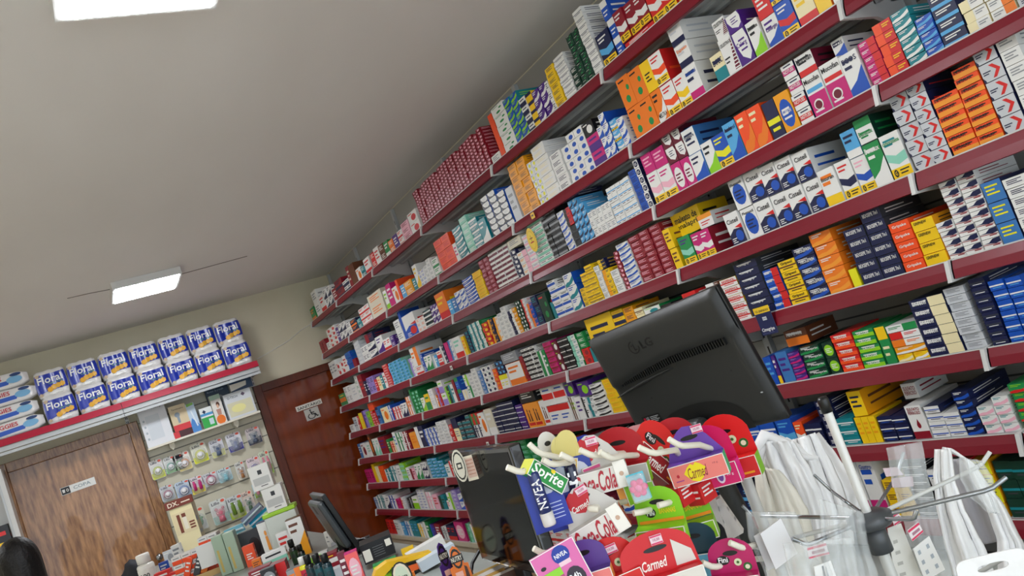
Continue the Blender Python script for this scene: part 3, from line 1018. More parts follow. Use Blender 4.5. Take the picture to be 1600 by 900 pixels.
# ------------------------------------------------------------------ shelf over the left door with toilet paper
YS = 6.94
L0 = on_y(0, 693, YS); L1 = on_y(399, 557, YS); zs = (L0.z + L1.z) / 2 - .005
xs0 = L0.x - .5; xs1 = L1.x
xm = on_y(188, 628, YS).x
for (a, b, lb) in ((xs0, xm - .002, 'left'), (xm + .002, xs1, 'right')):
    r = empty('wall_shelf', ((a + b) / 2, YS, zs), 0, 'long red edged grey shelf above the left door, %s section under the packs' % lb, 'shelf', 'shelf over the left door')
    w = (b - a) / 2; q = MB(); q.box(-w, .006, -.014, w, YB - YS - .002, -.0005, M_STEEL)
    for yy in (.06, .14, .22): q.box(-w, yy, -.03, w, yy + .03, -.014, M_STEEL)
    q.build('deck', r)
    q = MB(); h = .05; dx = -math.sin(.36) * h
    pts = [(0, 0), (dx, -h), (dx + .004, -h - .002), (.008, -h), (.008, 0)]
    vs = [Vector((xx, p[0], p[1])) for xx in (-w, w) for p in pts]; n = len(pts)
    q.add(vs, [tuple(range(n))[::-1], tuple(range(n, 2 * n))] + [(i + n, (i + 1) % n + n, (i + 1) % n, i) for i in range(n)], M_RAIL2)
    q.build('price_rail', r)
    q = MB(); q.box(-w, .0, -.088, w, .012, -.052, M_STEEL); q.box(-w, .0, -.115, w, .03, -.094, M_STEEL); q.build('lower_rail', r)
    q = MB(); q.prism([(w - .012, -.012), (w, -.012), (w, -.10), (w - .012, -.10)], .03, YB - YS - .01, M_STEEL_W); q.build('bracket', r)
for (px, py, lb) in ((196, 650, 'beside the left door top'), (392, 590, 'beside the dark door top')):
    P = on_y(px, py, YB - .03); q = MB(); q.box(-.014, 0, -.16, .014, .028, .15, M_STEEL_W)
    for i in range(7): q.box(-.008, -.0006, -.14 + i * .036, -.002, 0, -.118 + i * .036, M_BLACK); q.box(.002, -.0006, -.14 + i * .036, .008, 0, -.118 + i * .036, M_BLACK)
    tag(q.build('shelf_upright', None, P), 'short slotted grey wall upright ' + lb, 'shelf upright')
# toilet paper packs
MFB = mat('#1430a4', .28, name='blue_film', coat=.4, bump=.35, bscale=26); MFW = mat('#e6e4e2', .3, name='white_film', coat=.3, bump=.5, bscale=22)
MFY = mat('#e8b03a', .4, name='yellow_flowers'); MFT = mat('#f2f2f0', .35, name='film_white_print'); MFK = mat('#c9b49a', .5, name='seal_beige'); MFG = mat('#7cc24a', .4, name='film_green_print')
def floral_mesh(w, h, d, seed):
    rnd = random.Random(seed); bm = bmesh.new()
    bmesh.ops.create_cube(bm, size=1)
    bmesh.ops.subdivide_edges(bm, edges=bm.edges[:], cuts=7, use_grid_fill=True)
    for v in bm.verts:
        x, y, z = v.co.x * 2, v.co.y * 2, v.co.z * 2
        k = 1 - .06 * (x * x * y * y) - .04 * x * x * z * z
        lob = .012 * abs(math.cos(math.pi * 1.5 * x))          # rolls pressing through the film
        v.co = Vector((x / 2 * w * (1 - .05 * z * z) * k, (y / 2) * d * (1 - .06 * x * x) - lob * (1 if y < 0 else -1) * (abs(y) > .9) + d / 2, (z / 2) * h * (1 - .03 * x * x) + h / 2 + (.008 * abs(math.cos(math.pi * 1.5 * x)) if z > .9 else 0)))
        v.co += Vector([rnd.uniform(-.0012, .0012) for _ in range(3)])
    q = MB(); q.bm(bm, MFW, smooth=True)
    # blue printed panel follows the front, built as a strip grid
    def fr(u, v):
        x = (u - .5) * 2; z = (v - .5) * 2
        X = x / 2 * w * (1 - .05 * z * z) * (1 - .04 * x * x * z * z - .03 * x * x); Y = -d / 2 * (1 - .06 * x * x) * 1 + d / 2 - .012 * abs(math.cos(math.pi * 1.5 * x)) - .004 - .003
        return Vector((X, Y - .002, z / 2 * h * (1 - .03 * x * x) + h / 2))
    def grid(fn, nu, nv, m_):
        vs = []; fs = []
        for j in range(nv + 1):
            for i in range(nu + 1): vs.append(fn(i / nu, j / nv))
        for j in range(nv):
            for i in range(nu): a = j * (nu + 1) + i; fs.append((a, a + 1, a + nu + 2, a + nu + 1))
        q.add(vs, fs, m_, True)
    grid(lambda u, v: fr(.02 + .96 * u, (.24 - .12 * max(0, 1 - u * 3)) + (.68 + .10 * max(0, 1 - u * 3) - .04 * math.sin(u * 3)) * v), 18, 8, MFB)
    T = lambda t, u0, v0, u1, v1, m_, off, **k: txt(t, u0, v0, u1, v1, m_, off, **k)
    def txt(t, u0, v0, u1, v1, m_, off, rise=.0, shear=0):
        vs, fs, _ = text_geo(t, True, shear); P = []
        for a in vs:
            p = fr(u0 + (u1 - u0) * a[0], v0 + (v1 - v0) * a[1] + rise * a[0]); p.y -= off; P.append(p)
        q.add(P, fs, m_)
    txt('Floral', .10, .52, .86, .80, MFT, .002, .03)
    txt('Folha Dupla', .42, .46, .84, .51, MFG, .002, .03)
    def blob(u, v, ru, rv, m_, off):
        P = [fr(u + ru * math.cos(2 * math.pi * k / 12) * (1 + .2 * (k % 2)), v + rv * math.sin(2 * math.pi * k / 12) * (1 + .2 * (k % 2))) for k in range(12)]
        for p in P: p.y -= off
        q.add(P, [tuple(range(12))], m_)
    for (u, v) in ((.42, .27), (.55, .33), (.68, .36), (.80, .38)): blob(u, v, .085, .09, MFY, .003)
    blob(.56, .12, .2, .06, MFT, .0025); blob(.10, .12, .06, .06, MFK, .0028); blob(.12, .86, .07, .055, MFK, .003)
    return q.mesh('toilet_paper_pack')
low = [(75, 123), (124, 171), (171, 217), (218, 263), (264, 310), (311, 355), (356, 402)]
zlen = lambda P, L: h_of(P, L)
pk = []
for i, (a, b) in enumerate(low):
    # find x on the shelf line for those pixel columns
    def xline(px):
        lo, hi = -2.5, 2.5
        for _ in range(40):
            m = (lo + hi) / 2
            if proj((m, YS + .02, zs))[0] < px: lo = m
            else: hi = m
        return lo
    xa, xb = xline(a), xline(b)
    pk.append((xa, xb))
hp = h_of((.3, YS, zs), 40)
PW = sum(b - a for a, b in pk) / 7
meshes = [floral_mesh(PW * 1.02, hp, .24, k) for k in range(3)]
pos = ['leftmost', 'second', 'third', 'fourth', 'fifth', 'sixth', 'rightmost']
for row in (0, 1):
    for i in range(7):
        x = (pk[0][0] + PW * (i + .5)) + (.004 if row else 0) - row * .012
        o = bpy.data.objects.new('toilet_paper_pack', meshes[(i + row) % 3]); COL.objects.link(o)
        o.location = (x, YS + .035 + (.006 if row else 0), zs + row * (hp + .002) + .001); o.rotation_euler = (0, 0, random.uniform(-.03, .03))
        tag(o, 'blue and white toilet paper pack, %s of the %s row above the left door' % (pos[i], ('lower', 'upper')[row]), 'toilet paper', 'toilet paper packs on the red edged shelf')
# wipes packs
def wipes_mesh(w, h, d, seed):
    rnd = random.Random(seed); bm = bmesh.new(); bmesh.ops.create_cube(bm, size=1)
    bmesh.ops.subdivide_edges(bm, edges=bm.edges[:], cuts=6, use_grid_fill=True)
    for v in bm.verts:
        x, y, z = v.co.x * 2, v.co.y * 2, v.co.z * 2
        s = 1 - .45 * abs(x) ** 6
        v.co = Vector((x / 2 * w, y / 2 * d * (1 - .1 * x ** 4) + d / 2, z / 2 * h * s * (1 - .15 * y * y) + h / 2)) + Vector([rnd.uniform(-.0015, .0015) for _ in range(3)])
    q = MB(); q.bm(bm, MFW, smooth=True)
    R = mat('#c4122a', .4, name='red_print'); B = mat('#2a5ac0', .4, name='blue_print'); S_ = mat('#7ab4dc', .4, name='pale_blue_print')
    y = -.004
    q.text('HUGGIES', -w * .44, h * .56, w * .05, h * .82, y, R)
    q.poly([(-w * .40, h * .18), (w * .14, h * .24), (w * .18, h * .5), (-w * .40, h * .46)], y, B)
    q.ell(w * .26, h * .48, w * .14, h * .22, y - .001, S_); q.ell(w * .3, h * .78, w * .1, h * .1, y - .002, mat('#1c3a70', .4, name='navy_print'))
    return q.mesh('wet_wipes_pack')
xa, xb = xline(-18), xline(74)
hw = h_of((xa, YS, zs), 100) / 4
for i in range(4):
    o = bpy.data.objects.new('wet_wipes_pack', wipes_mesh((xb - xa) * .98, hw * 1.02, .13, i)); COL.objects.link(o)
    o.location = ((xa + xb) / 2 + [.0, -.012, .004, -.02][i], YS + .03, zs + .001 + i * hw); o.rotation_euler = (0, random.uniform(-.02, .02), 0)
    tag(o, 'white and blue wet wipes pack, %s in the stack left of the toilet paper' % ['bottom one', 'second up', 'third up', 'topmost'][i], 'wet wipes', 'wet wipes packs stacked at left')
# small round surveillance camera under the shelf end, and cable
P = on_y(388, 570, YS + .08)
r = empty('security_camera', P, 0, 'small black round camera on bracket under right end of toilet paper shelf', 'camera')
q = MB(); q.lathe([(.0, -.028), (.02, -.022), (.028, 0), (.02, .022), (.0, .028)], M_BLACK, 18); q.build('lens_ball', r)
q = MB(); q.lathe([(.022, .0), (.031, .006), (.031, .014), (.02, .018)], M_WHITEP, 18, Matrix.Rotation(-1.2, 4, 'X')); q.tube([(0, .02, .01), (0, .09, .03), (0, YB - P.y - .002, .03)], .008, M_WHITEP); q.build('mount', r)
q = MB(); q.tube([on_y(402, 561, YB - .004), on_y(425, 548, YB - .004), on_y(450, 533, YB - .004), on_y(470, 516, YB - .004), on_y(486, 506, YB - .004)], .0035, M_WHITEP, 6)
tag(q.build('cable'), 'thin white cable on cream wall between toilet paper shelf and red shelving', 'cable')

# ------------------------------------------------------------------ slat panel, small white shelf, hanging baby items
A = on_y(214, 655, YB); B = on_y(399, 600, YB); xl = tB.x + .082; xr = sA.x - .055
q = MB(); q.box(xl, YB - .02, .5, xr, YB - .0005, on_y(215, 640, YB).z - .02, mat('#cdc8b2', .35, name='ivory_slat_panel', coat=.3))
zz = on_y(215, 640, YB).z - .12
while zz > .55:
    q.box(xl, YB - .0206, zz, xr, YB - .0199, zz + .01, mat('#77766a', .5, name='slat_groove')); zz -= .148
tag(q.build('slat_panel'), 'ivory grooved display panel between the two brown doors', 'display panel')
YH = YB - .2
A = on_y(231, 701, YH); B = on_y(406, 641, YH); zsh = (A.z + B.z) / 2
r = empty('small_shelf', ((A.x + B.x) / 2, YH, zsh), 0, 'narrow white shelf with health devices on ivory panel', 'shelf')
w = (B.x - A.x) / 2; q = MB(); q.box(-w, 0, -.016, w, .178, 0, mat('#e3dfce', .4, name='white_laminate')); q.build('board', r)
for xx in (-w * .6, w * .55):
    q = MB(); q.prism([(xx - .02, -.017), (xx + .02, -.017), (xx + .02, -.05), (xx, -.075), (xx - .02, -.05)], .06, .165, mat('#e3dfce', .4, name='white_laminate')); q.build('bracket', r)
def shelfbox(px0, px1, hpx, base, fn, label, y=YH + .02, d=.06, cat='health device box', z=None, lean=0):
    zb = zsh if z is None else z
    def xl_(px):
        lo, hi = -1, 3
        for _ in range(40):
            m = (lo + hi) / 2
            if proj((m, y, zb))[0] < px: lo = m
            else: hi = m
        return lo
    a, b = xl_(px0), xl_(px1); h = h_of(((a + b) / 2, y, zb), hpx)
    q = MB(); q.bbox(0, 0, 0, b - a, d, h, base, .001, seg=1); fn(q, b - a, h)
    o = q.build('device_box', None, (a, y, zb + .0003)); o.rotation_euler = (-lean, 0, 0)
    return tag(o, label, cat), a, b, h
P_ = lambda c, n='print': mat(c, .4, name=n)
def f_a(q, w, h):
    q.rect(w * .2, h * .15, w * .7, h * .75, -.0006, P_('#d4dae0')); q.rect(w * .5, h * .9, w * .85, h * .95, -.0006, P_('#3a4658'))
    for i in range(4): q.ell(w * .12, h * (.2 + i * .15), w * .04, h * .03, -.0008, P_('#aab4bc'))
    q.text('Bioup', w * .5, h * .88, w * .9, h * .95, -.001, P_('#4a5560'))
shelfbox(232, 274, 64, P_('#e4e6ea'), f_a, 'large white device box at left end of the small white shelf')
def f_b(q, w, h):
    q.rect(0, 0, w, h * .24, -.0006, P_('#d8323a')); q.ell(w * .4, h * .62, w * .16, h * .1, -.0008, P_('#8a98a4')); q.poly([(w * .35, h * .58), (w * .5, h * .58), (w * .5, h * .3), (w * .36, h * .3)], -.001, P_('#8a98a4'))
    q.text('Termômetro', w * .15, h * .82, w * .85, h * .88, -.001, P_('#5a4a3a'))
_, a, b, h = shelfbox(274, 303, 10, P_('#4a1c20'), lambda q, w, h: q.rect(0, 0, w * .3, h, -.0006, P_('#d8323a')), 'low dark and red box lying under the thermometer box')
shelfbox(274, 300, 40, P_('#dcc9a4'), f_b, 'tan and red thermometer box standing on a low dark box', z=zsh + h + .001)
def f_c(q, w, h):
    q.poly([(0, 0), (w, 0), (w, h * .2), (w * .3, h * .5), (0, h * .3)], -.0006, P_('#4a8ad0')); q.poly([(w * .1, h), (w * .9, h), (w * .9, h * .93), (w * .1, h * .9)], -.0008, P_('#7cba4a')); q.poly([(w * .35, h * .75), (w * .5, h * .75), (w * .8, h * .2), (w * .65, h * .18)], -.001, P_('#e2edf4'))
shelfbox(303, 316, 46, P_('#c4d8ea'), f_c, 'pale blue tall box second from the tan thermometer box')
def f_d(q, w, h):
    q.rect(0, 0, w, h * .52, -.0006, P_('#2fae4a')); q.rect(0, h * .6, w, h * .72, -.0006, P_('#4a9ad0')); q.rect(w * .55, h * .12, w * .9, h * .42, -.0009, P_('#c8dce4')); q.poly([(w * .2, h * .8), (w * .35, h * .9), (w * .5, h * .8), (w * .35, h * .7)], -.001, P_('#1c2c50'))
shelfbox(320, 339, 32, P_('#e8eceb'), f_d, 'short white box with green lower half on the small shelf')
def f_e(q, w, h):
    q.rect(0, h * .84, w, h, -.0006, P_('#a8c4b0')); q.ell(w * .5, h * .14, w * .42, h * .16, -.0008, P_('#f07a20')); q.ell(w * .6, h * .66, w * .17, h * .09, -.0008, P_('#5a3420')); q.ell(w * .55, h * .6, w * .11, h * .07, -.001, P_('#e0b494')); q.poly([(w * .3, h * .5), (w * .75, h * .5), (w * .7, h * .3), (w * .35, h * .3)], -.001, P_('#c09080'))
shelfbox(340, 356, 46, P_('#e6e2da'), f_e, 'box with a woman and an orange circle on the small shelf')
def f_f(q, w, h):
    q.rect(w * .06, h * .08, w * .94, h * .62, -.0006, P_('#dcd8b8')); q.ell(w * .42, h * .36, w * .26, h * .16, -.0009, P_('#efe9a0')); q.text('G-TECH', w * .12, h * .78, w * .5, h * .87, -.001, P_('#6a7078')); q.poly([(w * .62, h * .84), (w * .7, h * .92), (w * .78, h * .84), (w * .7, h * .76)], -.001, P_('#5a4a60'))
_, a, b, hF = shelfbox(360, 402, 40, P_('#d6dade'), f_f, 'large pale G-TECH package at right end of small white shelf', d=.13, y=YH + .01)
def f_g(q, w, h): q.rect(0, 0, w, h, -.0005, P_('#1c3a5c')); q.poly([(0, h * .1), (w * .7, h * .3), (w * .75, h * .7), (0, h * .7)], -.001, P_('#e6e2d6'))
_, a, b, hg = shelfbox(362, 396, 17, P_('#d8dcd8'), f_g, 'navy and white carton lying on the pale package', z=zsh + hF + .001, d=.12)
shelfbox(360, 393, 17, P_('#1c3a5c'), f_g, 'topmost navy and white carton under the red edged shelf', z=zsh + hF + hg + .003, d=.12)
def f_h(q, w, h): q.ell(w * .55, h * .62, w * .16, h * .12, -.0008, P_('#8a8e94')); q.poly([(w * .3, 0), (w, 0), (w, h * .4), (w * .6, h * .3)], -.0007, P_('#6a727c')); q.text('Monitor de pressão', w * .08, h * .84, w * .8, h * .9, -.001, P_('#9ab0c4'))
shelfbox(337, 372, 60, P_('#16344e'), f_h, 'dark blue device box behind the boxes with woman and G-TECH', y=YH + .1, d=.03)

def hang(px, py, wpx, hpx, card, accent, shape, col, label, cat, Y=YB - .055):
    P = on_y(px, py, Y); h = h_of(P, hpx); w = h * wpx / hpx
    r = empty('hanging_pack', P, 0, label, cat, 'baby items hanging on the ivory panel')
    q = MB(); b = .012
    q.prism([(-w / 2 + b, 0), (w / 2 - b, 0), (w / 2, -b), (w / 2, -h + b), (w / 2 - b, -h), (-w / 2 + b, -h), (-w / 2, -h + b), (-w / 2, -b)], 0, .002, P_(card))
    q.poly([(-w * .48, -h * .66), (w * .48, -h * .6), (w * .46, -h * .98), (-w * .46, -h * .98)], -.0006, P_(accent))
    q.text('Lillo', -w * .36, -h * .2, w * .1, -h * .08, -.0008, P_('#2a2440')); q.ell(w * .3, -h * .1, w * .12, h * .06, -.0008, P_('#e8604a'))
    q.build('card', r)
    q = MB(); m_ = mat(col, .3, name='baby_item'); m2 = P_('#e8e8ec', 'pale_plastic')
    if shape == 'pac':
        T = Matrix.Translation((0, -.004, -h * .58)) @ Matrix.Rotation(math.pi / 2, 4, 'X')
        q.lathe([(.0, -.0), (w * .32, .002), (w * .34, .008), (w * .2, .012), (.0, .014)], m_, 16, T); q.lathe([(w * .14, .012), (w * .17, .02), (w * .1, .024), (0, .024)], m2, 14, T)
        q.tube([(w * .22 * math.cos(t), -.022, -h * .62 + w * .22 * math.sin(t)) for t in [i * math.pi / 6 for i in range(13)]], .003, m2, 6)
    elif shape == 'two':
        for sx in (-.2, .2):
            q.lathe([(0, -h * .8), (w * .13, -h * .78), (w * .13, -h * .4), (w * .08, -h * .33), (w * .1, -h * .25), (0, -h * .24)], m_, 14, Matrix.Translation((w * sx, -.016, 0)))
    elif shape == 'hand':
        T = Matrix.Translation((0, -.004, -h * .62)) @ Matrix.Rotation(math.pi / 2, 4, 'X')
        q.lathe([(0, 0), (w * .3, .002), (w * .28, .012), (0, .015)], m_, 16, T)
        for a in (-60, -30, 0, 30, 60):
            t = math.radians(90 + a); q.tube([(0, -.012, -h * .6), (w * .36 * math.cos(t), -.012, -h * .6 + h * .32 * math.sin(t))], [.012, .008], m_, 8)
        q.lathe([(0, .012), (w * .1, .014), (w * .09, .02), (0, .02)], m2, 12, T)
    elif shape == 'bear':
        T = Matrix.Translation((0, -.006, -h * .55)) @ Matrix.Rotation(math.pi / 2, 4, 'X')
        q.lathe([(0, 0), (w * .26, .003), (w * .24, .016), (0, .02)], m_, 16, T)
        for sx in (-1, 1): q.lathe([(0, 0), (w * .1, .003), (w * .08, .014), (0, .016)], m_, 12, Matrix.Translation((sx * w * .2, -.006, -h * .38)) @ Matrix.Rotation(math.pi / 2, 4, 'X'))
        q.lathe([(0, -h * .92), (w * .2, -h * .9), (w * .16, -h * .68), (0, -h * .66)], m_, 14, Matrix.Translation((0, -.018, 0)))
    q.build('item', r)
    q = MB(); n = 14
    pts = [(w * .44 * math.copysign(abs(math.cos(t)) ** .6, math.cos(t)), -h * .6 + h * .36 * math.copysign(abs(math.sin(t)) ** .6, math.sin(t))) for t in [2 * math.pi * k / n for k in range(n)]]
    vs = [Vector((p[0], -.001, p[1])) for p in pts] + [Vector((p[0] * .85, -.024, -h * .6 + (p[1] + h * .6) * .85)) for p in pts]
    q.add(vs, [(k, (k + 1) % n, (k + 1) % n + n, k + n) for k in range(n)] + [tuple(range(n, 2 * n))], M_CLEAR, True); q.build('clear_blister', r)
    q = MB(); q.tube([(0, YB - .0205 - Y, -.008), (0, -.05, -.008), (0, -.055, .004)], .002, M_CHROME, 6); tag(q.build('wall_hook', None, P), 'chrome wall hook holding the ' + ' '.join(label.split(',')[0].split()[:9]), 'hook', 'wall hooks on the ivory panel')
H = [(241, 719, 20, 30, '#e6e4e4', '#d4dc50', 'pac', '#c8d43a', 'yellow round pacifier card, leftmost in the top row', 'pacifier'),
     (262, 714, 17, 26, '#e4e6e4', '#8cc48c', 'pac', '#4aa090', 'green pacifier card right of the leftmost yellow one', 'pacifier'),
     (276, 711, 15, 24, '#e0e4e0', '#9cc88c', 'pac', '#5aa860', 'small green pacifier card half behind the orange one', 'pacifier'),
     (283, 707, 20, 29, '#ece8e0', '#e8d890', 'pac', '#e0924a', 'orange pacifier card in the top row', 'pacifier'),
     (307, 693, 23, 31, '#e8e8d8', '#dce020', 'pac', '#d6d820', 'square yellow baby item card in the top row', 'baby item'),
     (335, 687, 21, 28, '#dcdce4', '#d8d890', 'bear', '#4a5a78', 'card with dark blue item, left of the white and navy one', 'baby item'),
     (362, 677, 23, 29, '#e0e0e8', '#3c3a90', 'bear', '#8088a4', 'white and navy card second from right in top row', 'baby item'),
     (392, 668, 22, 27, '#c4b8b8', '#3a4258', 'bear', '#4a5468', 'grey and dark navy card at right end of top row', 'baby item'),
     (258, 759, 20, 24, '#cfd0d4', '#b8c0c8', 'pac', '#a8386c', 'grey card with magenta pacifier, leftmost in second row', 'pacifier'),
     (283, 752, 23, 25, '#c4d4e4', '#a8c4e0', 'pac', '#3a6ab8', 'blue pacifier case in second row', 'pacifier'),
     (304, 745, 21, 27, '#e4dce0', '#e8d850', 'two', '#c82a78', 'card with magenta baby items in second row', 'baby item'),
     (326, 739, 23, 20, '#dadce0', '#c8ccd0', 'pac', '#c03a6c', 'wide clear pack with pink item in second row', 'baby item'),
     (348, 732, 21, 21, '#cfe0e4', '#a8d0d8', 'bear', '#8ac0cc', 'pale turquoise pack in second row', 'baby item'),
     (372, 722, 14, 28, '#dcdcd4', '#e4dcc8', 'bear', '#b07a4a', 'narrow card with brown bear in second row', 'baby item'),
     (393, 715, 20, 30, '#ead8dc', '#3a2468', 'pac', '#5a3c90', 'pink topped card with purple pacifier at right of second row', 'pacifier'),
     (410, 705, 16, 38, '#d8e0c8', '#9cc050', 'two', '#e07a90', 'long green card with pink brush at right end of second row', 'baby item'),
     (303, 795, 26, 36, '#d8d8c4', '#c8ccc8', 'hand', '#1f8a34', 'green hand shaped teether card in the bottom row', 'teether'),
     (338, 781, 26, 38, '#dfe4e0', '#a8c8c0', 'bear', '#c86a7c', 'oval card with pink bear teether in bottom row', 'teether'),
     (364, 775, 26, 36, '#d8dcdc', '#b4cc3c', 'two', '#6a8c2c', 'lime card with two green nail tools in bottom row', 'baby item'),
     (383, 768, 17, 34, '#ecd8c8', '#e0dcd8', 'bear', '#4a6a50', 'peach card with small toys in bottom row', 'baby item'),
     (402, 753, 20, 24, '#c0dce4', '#8aa82c', 'two', '#e090a0', 'turquoise and green card at right end of bottom row', 'baby item')]
for h_ in H: hang(*h_)
# tan cosmetics display card lower left of the panel
Pq = on_y(247, 812, YB - .5)
# ------------------------------------------------------------------ counters
ZN, ZF, ZB = 1.0, 1.0, .86
M_CTR = surf('grey_laminate', '#8f948f', '#9aa09a', 12, .3, .02); M_EDGE = mat('#c8a56a', .4, name='pale_wood_edge'); M_CB = mat('#b9b2a2', .5, name='counter_front')
def counter(x0, x1, y0, y1, z, label):
    r = empty('counter', ((x0 + x1) / 2, (y0 + y1) / 2, 0), 0, label, 'counter')
    a, b = (x1 - x0) / 2, (y1 - y0) / 2
    q = MB(); q.bbox(-a, -b, z - .03, a, b, z, M_CTR, .003); q.build('counter_top', r)
    q = MB(); q.bbox(-a - .004, -b - .004, z - .028, a + .004, -b - .0005, z - .004, M_EDGE, .002); q.bbox(-a - .004, -b, z - .028, -a - .0005, b, z - .004, M_EDGE, .002); q.build('edge_strip', r)
    q = MB(); q.box(-a + .03, -b + .03, 0, a - .03, b - .03, z - .031, M_CB); q.build('cabinet_body', r)
counter(.34, 1.38, .35, 1.68, ZB, 'wide grey topped cashier counter under the big monitor and lip balm racks')
counter(.34, .94, 1.684, 3.28, ZN, 'narrow grey topped counter section under the yellow dispenser and snack displays')
counter(-.02, .94, 3.3, 6.6, ZF, 'farther grey topped counter near the two brown doors, crowded with products')
YAW0 = -.5223
def frame(px, py, d=None, z=None, yaw=0, roll=0, pitch=0):
    P = at(px, py, d) if z is None else on_z(px, py, z + .0008)
    return Matrix.Translation(P) @ Matrix.Rotation(YAW0 + yaw, 4, 'Z') @ Matrix.Rotation(pitch, 4, 'X') @ Matrix.Rotation(roll, 4, 'Y')
def root(name, M, label, cat, group=None):
    o = bpy.data.objects.new(name, None); COL.objects.link(o); o.matrix_world = M; o.empty_display_size = .03
    return tag(o, label, cat, group)
def cbox(name, M, w, h, dp, base, motif, c, label, cat, text=None, tx=(.1, .5, .9, .9), side=None, group=None):
    me = carton_mesh(w, h, dp, base, side or base, motif, c, text, tx); me.name = name
    o = bpy.data.objects.new(name, me); COL.objects.link(o); o.matrix_world = M
    return tag(o, label, cat, group)
# ------------------------------------------------------------------ big monitor seen from behind
M_MON = mat('#2a2b2a', .42, 0, 'matte_black_shell', bump=.12, bscale=900); M_MOND = mat('#0a0b0b', .5, 0, 'dark_recess'); M_LOGO = mat('#3a3c3e', .3, 0, 'embossed_logo')
def big_monitor():
    W_, H_ = .42, .32; hw, hh = W_ / 2, H_ / 2
    M = Matrix.Translation((1.1728, 1.4651, 1.55 - .1835)) @ Matrix.Rotation(-1.39, 4, 'Z') @ Matrix.Rotation(.16, 4, 'X') @ Matrix.Rotation(-.052, 4, 'Y')
    r = root('monitor', M, 'big black monitor seen from behind above the lip balm cartons, LG on its back', 'monitor')
    q = MB(); q.bbox(-hw, .016, -hh, hw, .034, hh, M_BLACK, .004); q.rect(-hw + .015, -hh + .015, hw - .015, hh - .015, .0345, mat('#2a3040', .1, name='screen_glass')); q.build('screen_bezel', r)
    # shell: rounded plate with the outer zone stepped above a curved ridge
    bm = bmesh.new(); N = 40; Mv = 30; grid = {}
    ridge = lambda x: hh * .36 - .27 * max(0, (-x + .02)) ** 1.5 * 1.15 - .03 * max(0, x) ** 2
    for j in range(Mv + 1):
        for i in range(N + 1):
            x = -hw + W_ * i / N; z = -hh + H_ * j / Mv
            e = min(x + hw, hw - x, z + hh, hh - z); y = -.0 + .016 * (1 - min(1, e / .018)) ** 2
            t = z - ridge(x); y += -.006 / (1 + math.exp(-t * 700))
            grid[i, j] = bm.verts.new((x, y, z))
    inarch = lambda x, z: z < -hh + .092 * (1 - (abs(x + .0) / .135) ** 3.2) and abs(x) < .135
    for j in range(Mv):
        for i in range(N):
            bm.faces.new((grid[i, j], grid[i + 1, j], grid[i + 1, j + 1], grid[i, j + 1]))
    q = MB(); q.bm(bm, M_MON, smooth=True); q.build('back_shell', r)
    q = MB()
    for i in range(46):        # vent slots following the ridge
        x = -hw + .045 + i * .0075; z = ridge(x) ; hgt = .016 * min(1, .35 + i / 20)
        q.box(x, -.0078, z - .003 - hgt, x + .0036, .002, z - .003, M_MOND)
    q.build('vent_grille', r)
    q = MB(); pts = []
    for i in range(31):
        x = -hw + .006 + (W_ * .5) * i / 30; pts.append((x, -.002, ridge(x) - .024 - .006 * (i / 30)))
    q.tube(pts, [.001 + .0035 * math.sin(math.pi * i / 30) for i in range(31)], M_MON, 8); q.build('curved_ridge', r)
    q = MB(); n = 28
    for a, b in zip(range(n), range(1, n + 1)):
        if 0 <= a < n * .22: continue
        ta, tb = 2 * math.pi * a / n, 2 * math.pi * b / n; c0 = (-.066, .105)
        q.poly([(c0[0] + .0165 * math.cos(ta), c0[1] + .0165 * math.sin(ta)), (c0[0] + .0165 * math.cos(tb), c0[1] + .0165 * math.sin(tb)), (c0[0] + .0135 * math.cos(tb), c0[1] + .0135 * math.sin(tb)), (c0[0] + .0135 * math.cos(ta), c0[1] + .0135 * math.sin(ta))], -.0068, M_MOND)
    q.rect(-.0672, .097, -.0645, .114, -.0068, M_MOND); q.rect(-.0672, .097, -.058, .0995, -.0068, M_MOND); q.ell(-.0715, .11, .002, .002, -.0068, M_MOND)
    q.text('LG', -.044, .094, -.006, .116, -.0068, M_MOND); q.build('logo', r)
    q = MB(); wt = mat('#b9bcc0', .5, name='label_print')
    q.rect(-.165, -.087, -.105, -.064, -.0012, M_MOND); q.ell(-.157, -.072, .004, .004, -.0016, mat('#b01030', .4, name='label_red')); q.text('LG', -.151, -.076, -.143, -.068, -.0016, wt)
    for i in range(4): q.rect(-.138 if i < 3 else -.16, -.070 - i * .004, -.11 - (i % 2) * .006, -.0688 - i * .004, -.0016, wt)
    q.build('rating_label', r)
    q = MB()
    arch = [(.135 * math.cos(t) if abs(math.cos(t)) < .999 else .135 * math.cos(t), -hh + .004 + .088 * abs(math.sin(t)) ** .6) for t in [math.pi * k / 18 for k in range(19)]]
    q.poly(arch, -.0015, M_MOND)
    for (x0, x1) in ((-.115, -.06),): q.rect(x0, -hh + .02, x1, -hh + .055, -.0022, mat('#46484a', .5, name='port_plate')); q.rect(x0 + .004, -hh + .04, x1 - .02, -hh + .044, -.0028, wt); q.rect(x0 + .004, -hh + .03, x1 - .012, -hh + .033, -.0028, wt)
    q.build('connector_recess', r)
    q = MB(); q.bbox(-.05, -.05, -hh - .08, .035, -.004, -hh + .065, M_MON, .02, seg=4)
    q.build('stand_neck', r)
    q = MB(); q.lathe([(.0, 0), (.12, 0), (.122, .006), (.1, .014), (0, .018)], M_MON, 28, Matrix.Translation((0, 0, 0)), 1, .85)
    Mi = M.inverted(); o = q.build('stand_base', r); o.matrix_parent_inverse = Matrix(); o.matrix_local = Mi @ Matrix.Translation((1.21, 1.46, ZB + .001))
    q = MB(); p0 = Mi @ Vector((1.21, 1.46, ZB + .012)); q.tube([p0, p0 * .3 + Vector((-.005, -.02, -hh - .08)) * .7, (-.005, -.024, -hh - .08)], .022, M_MON, 12); q.build('stand_column', r)
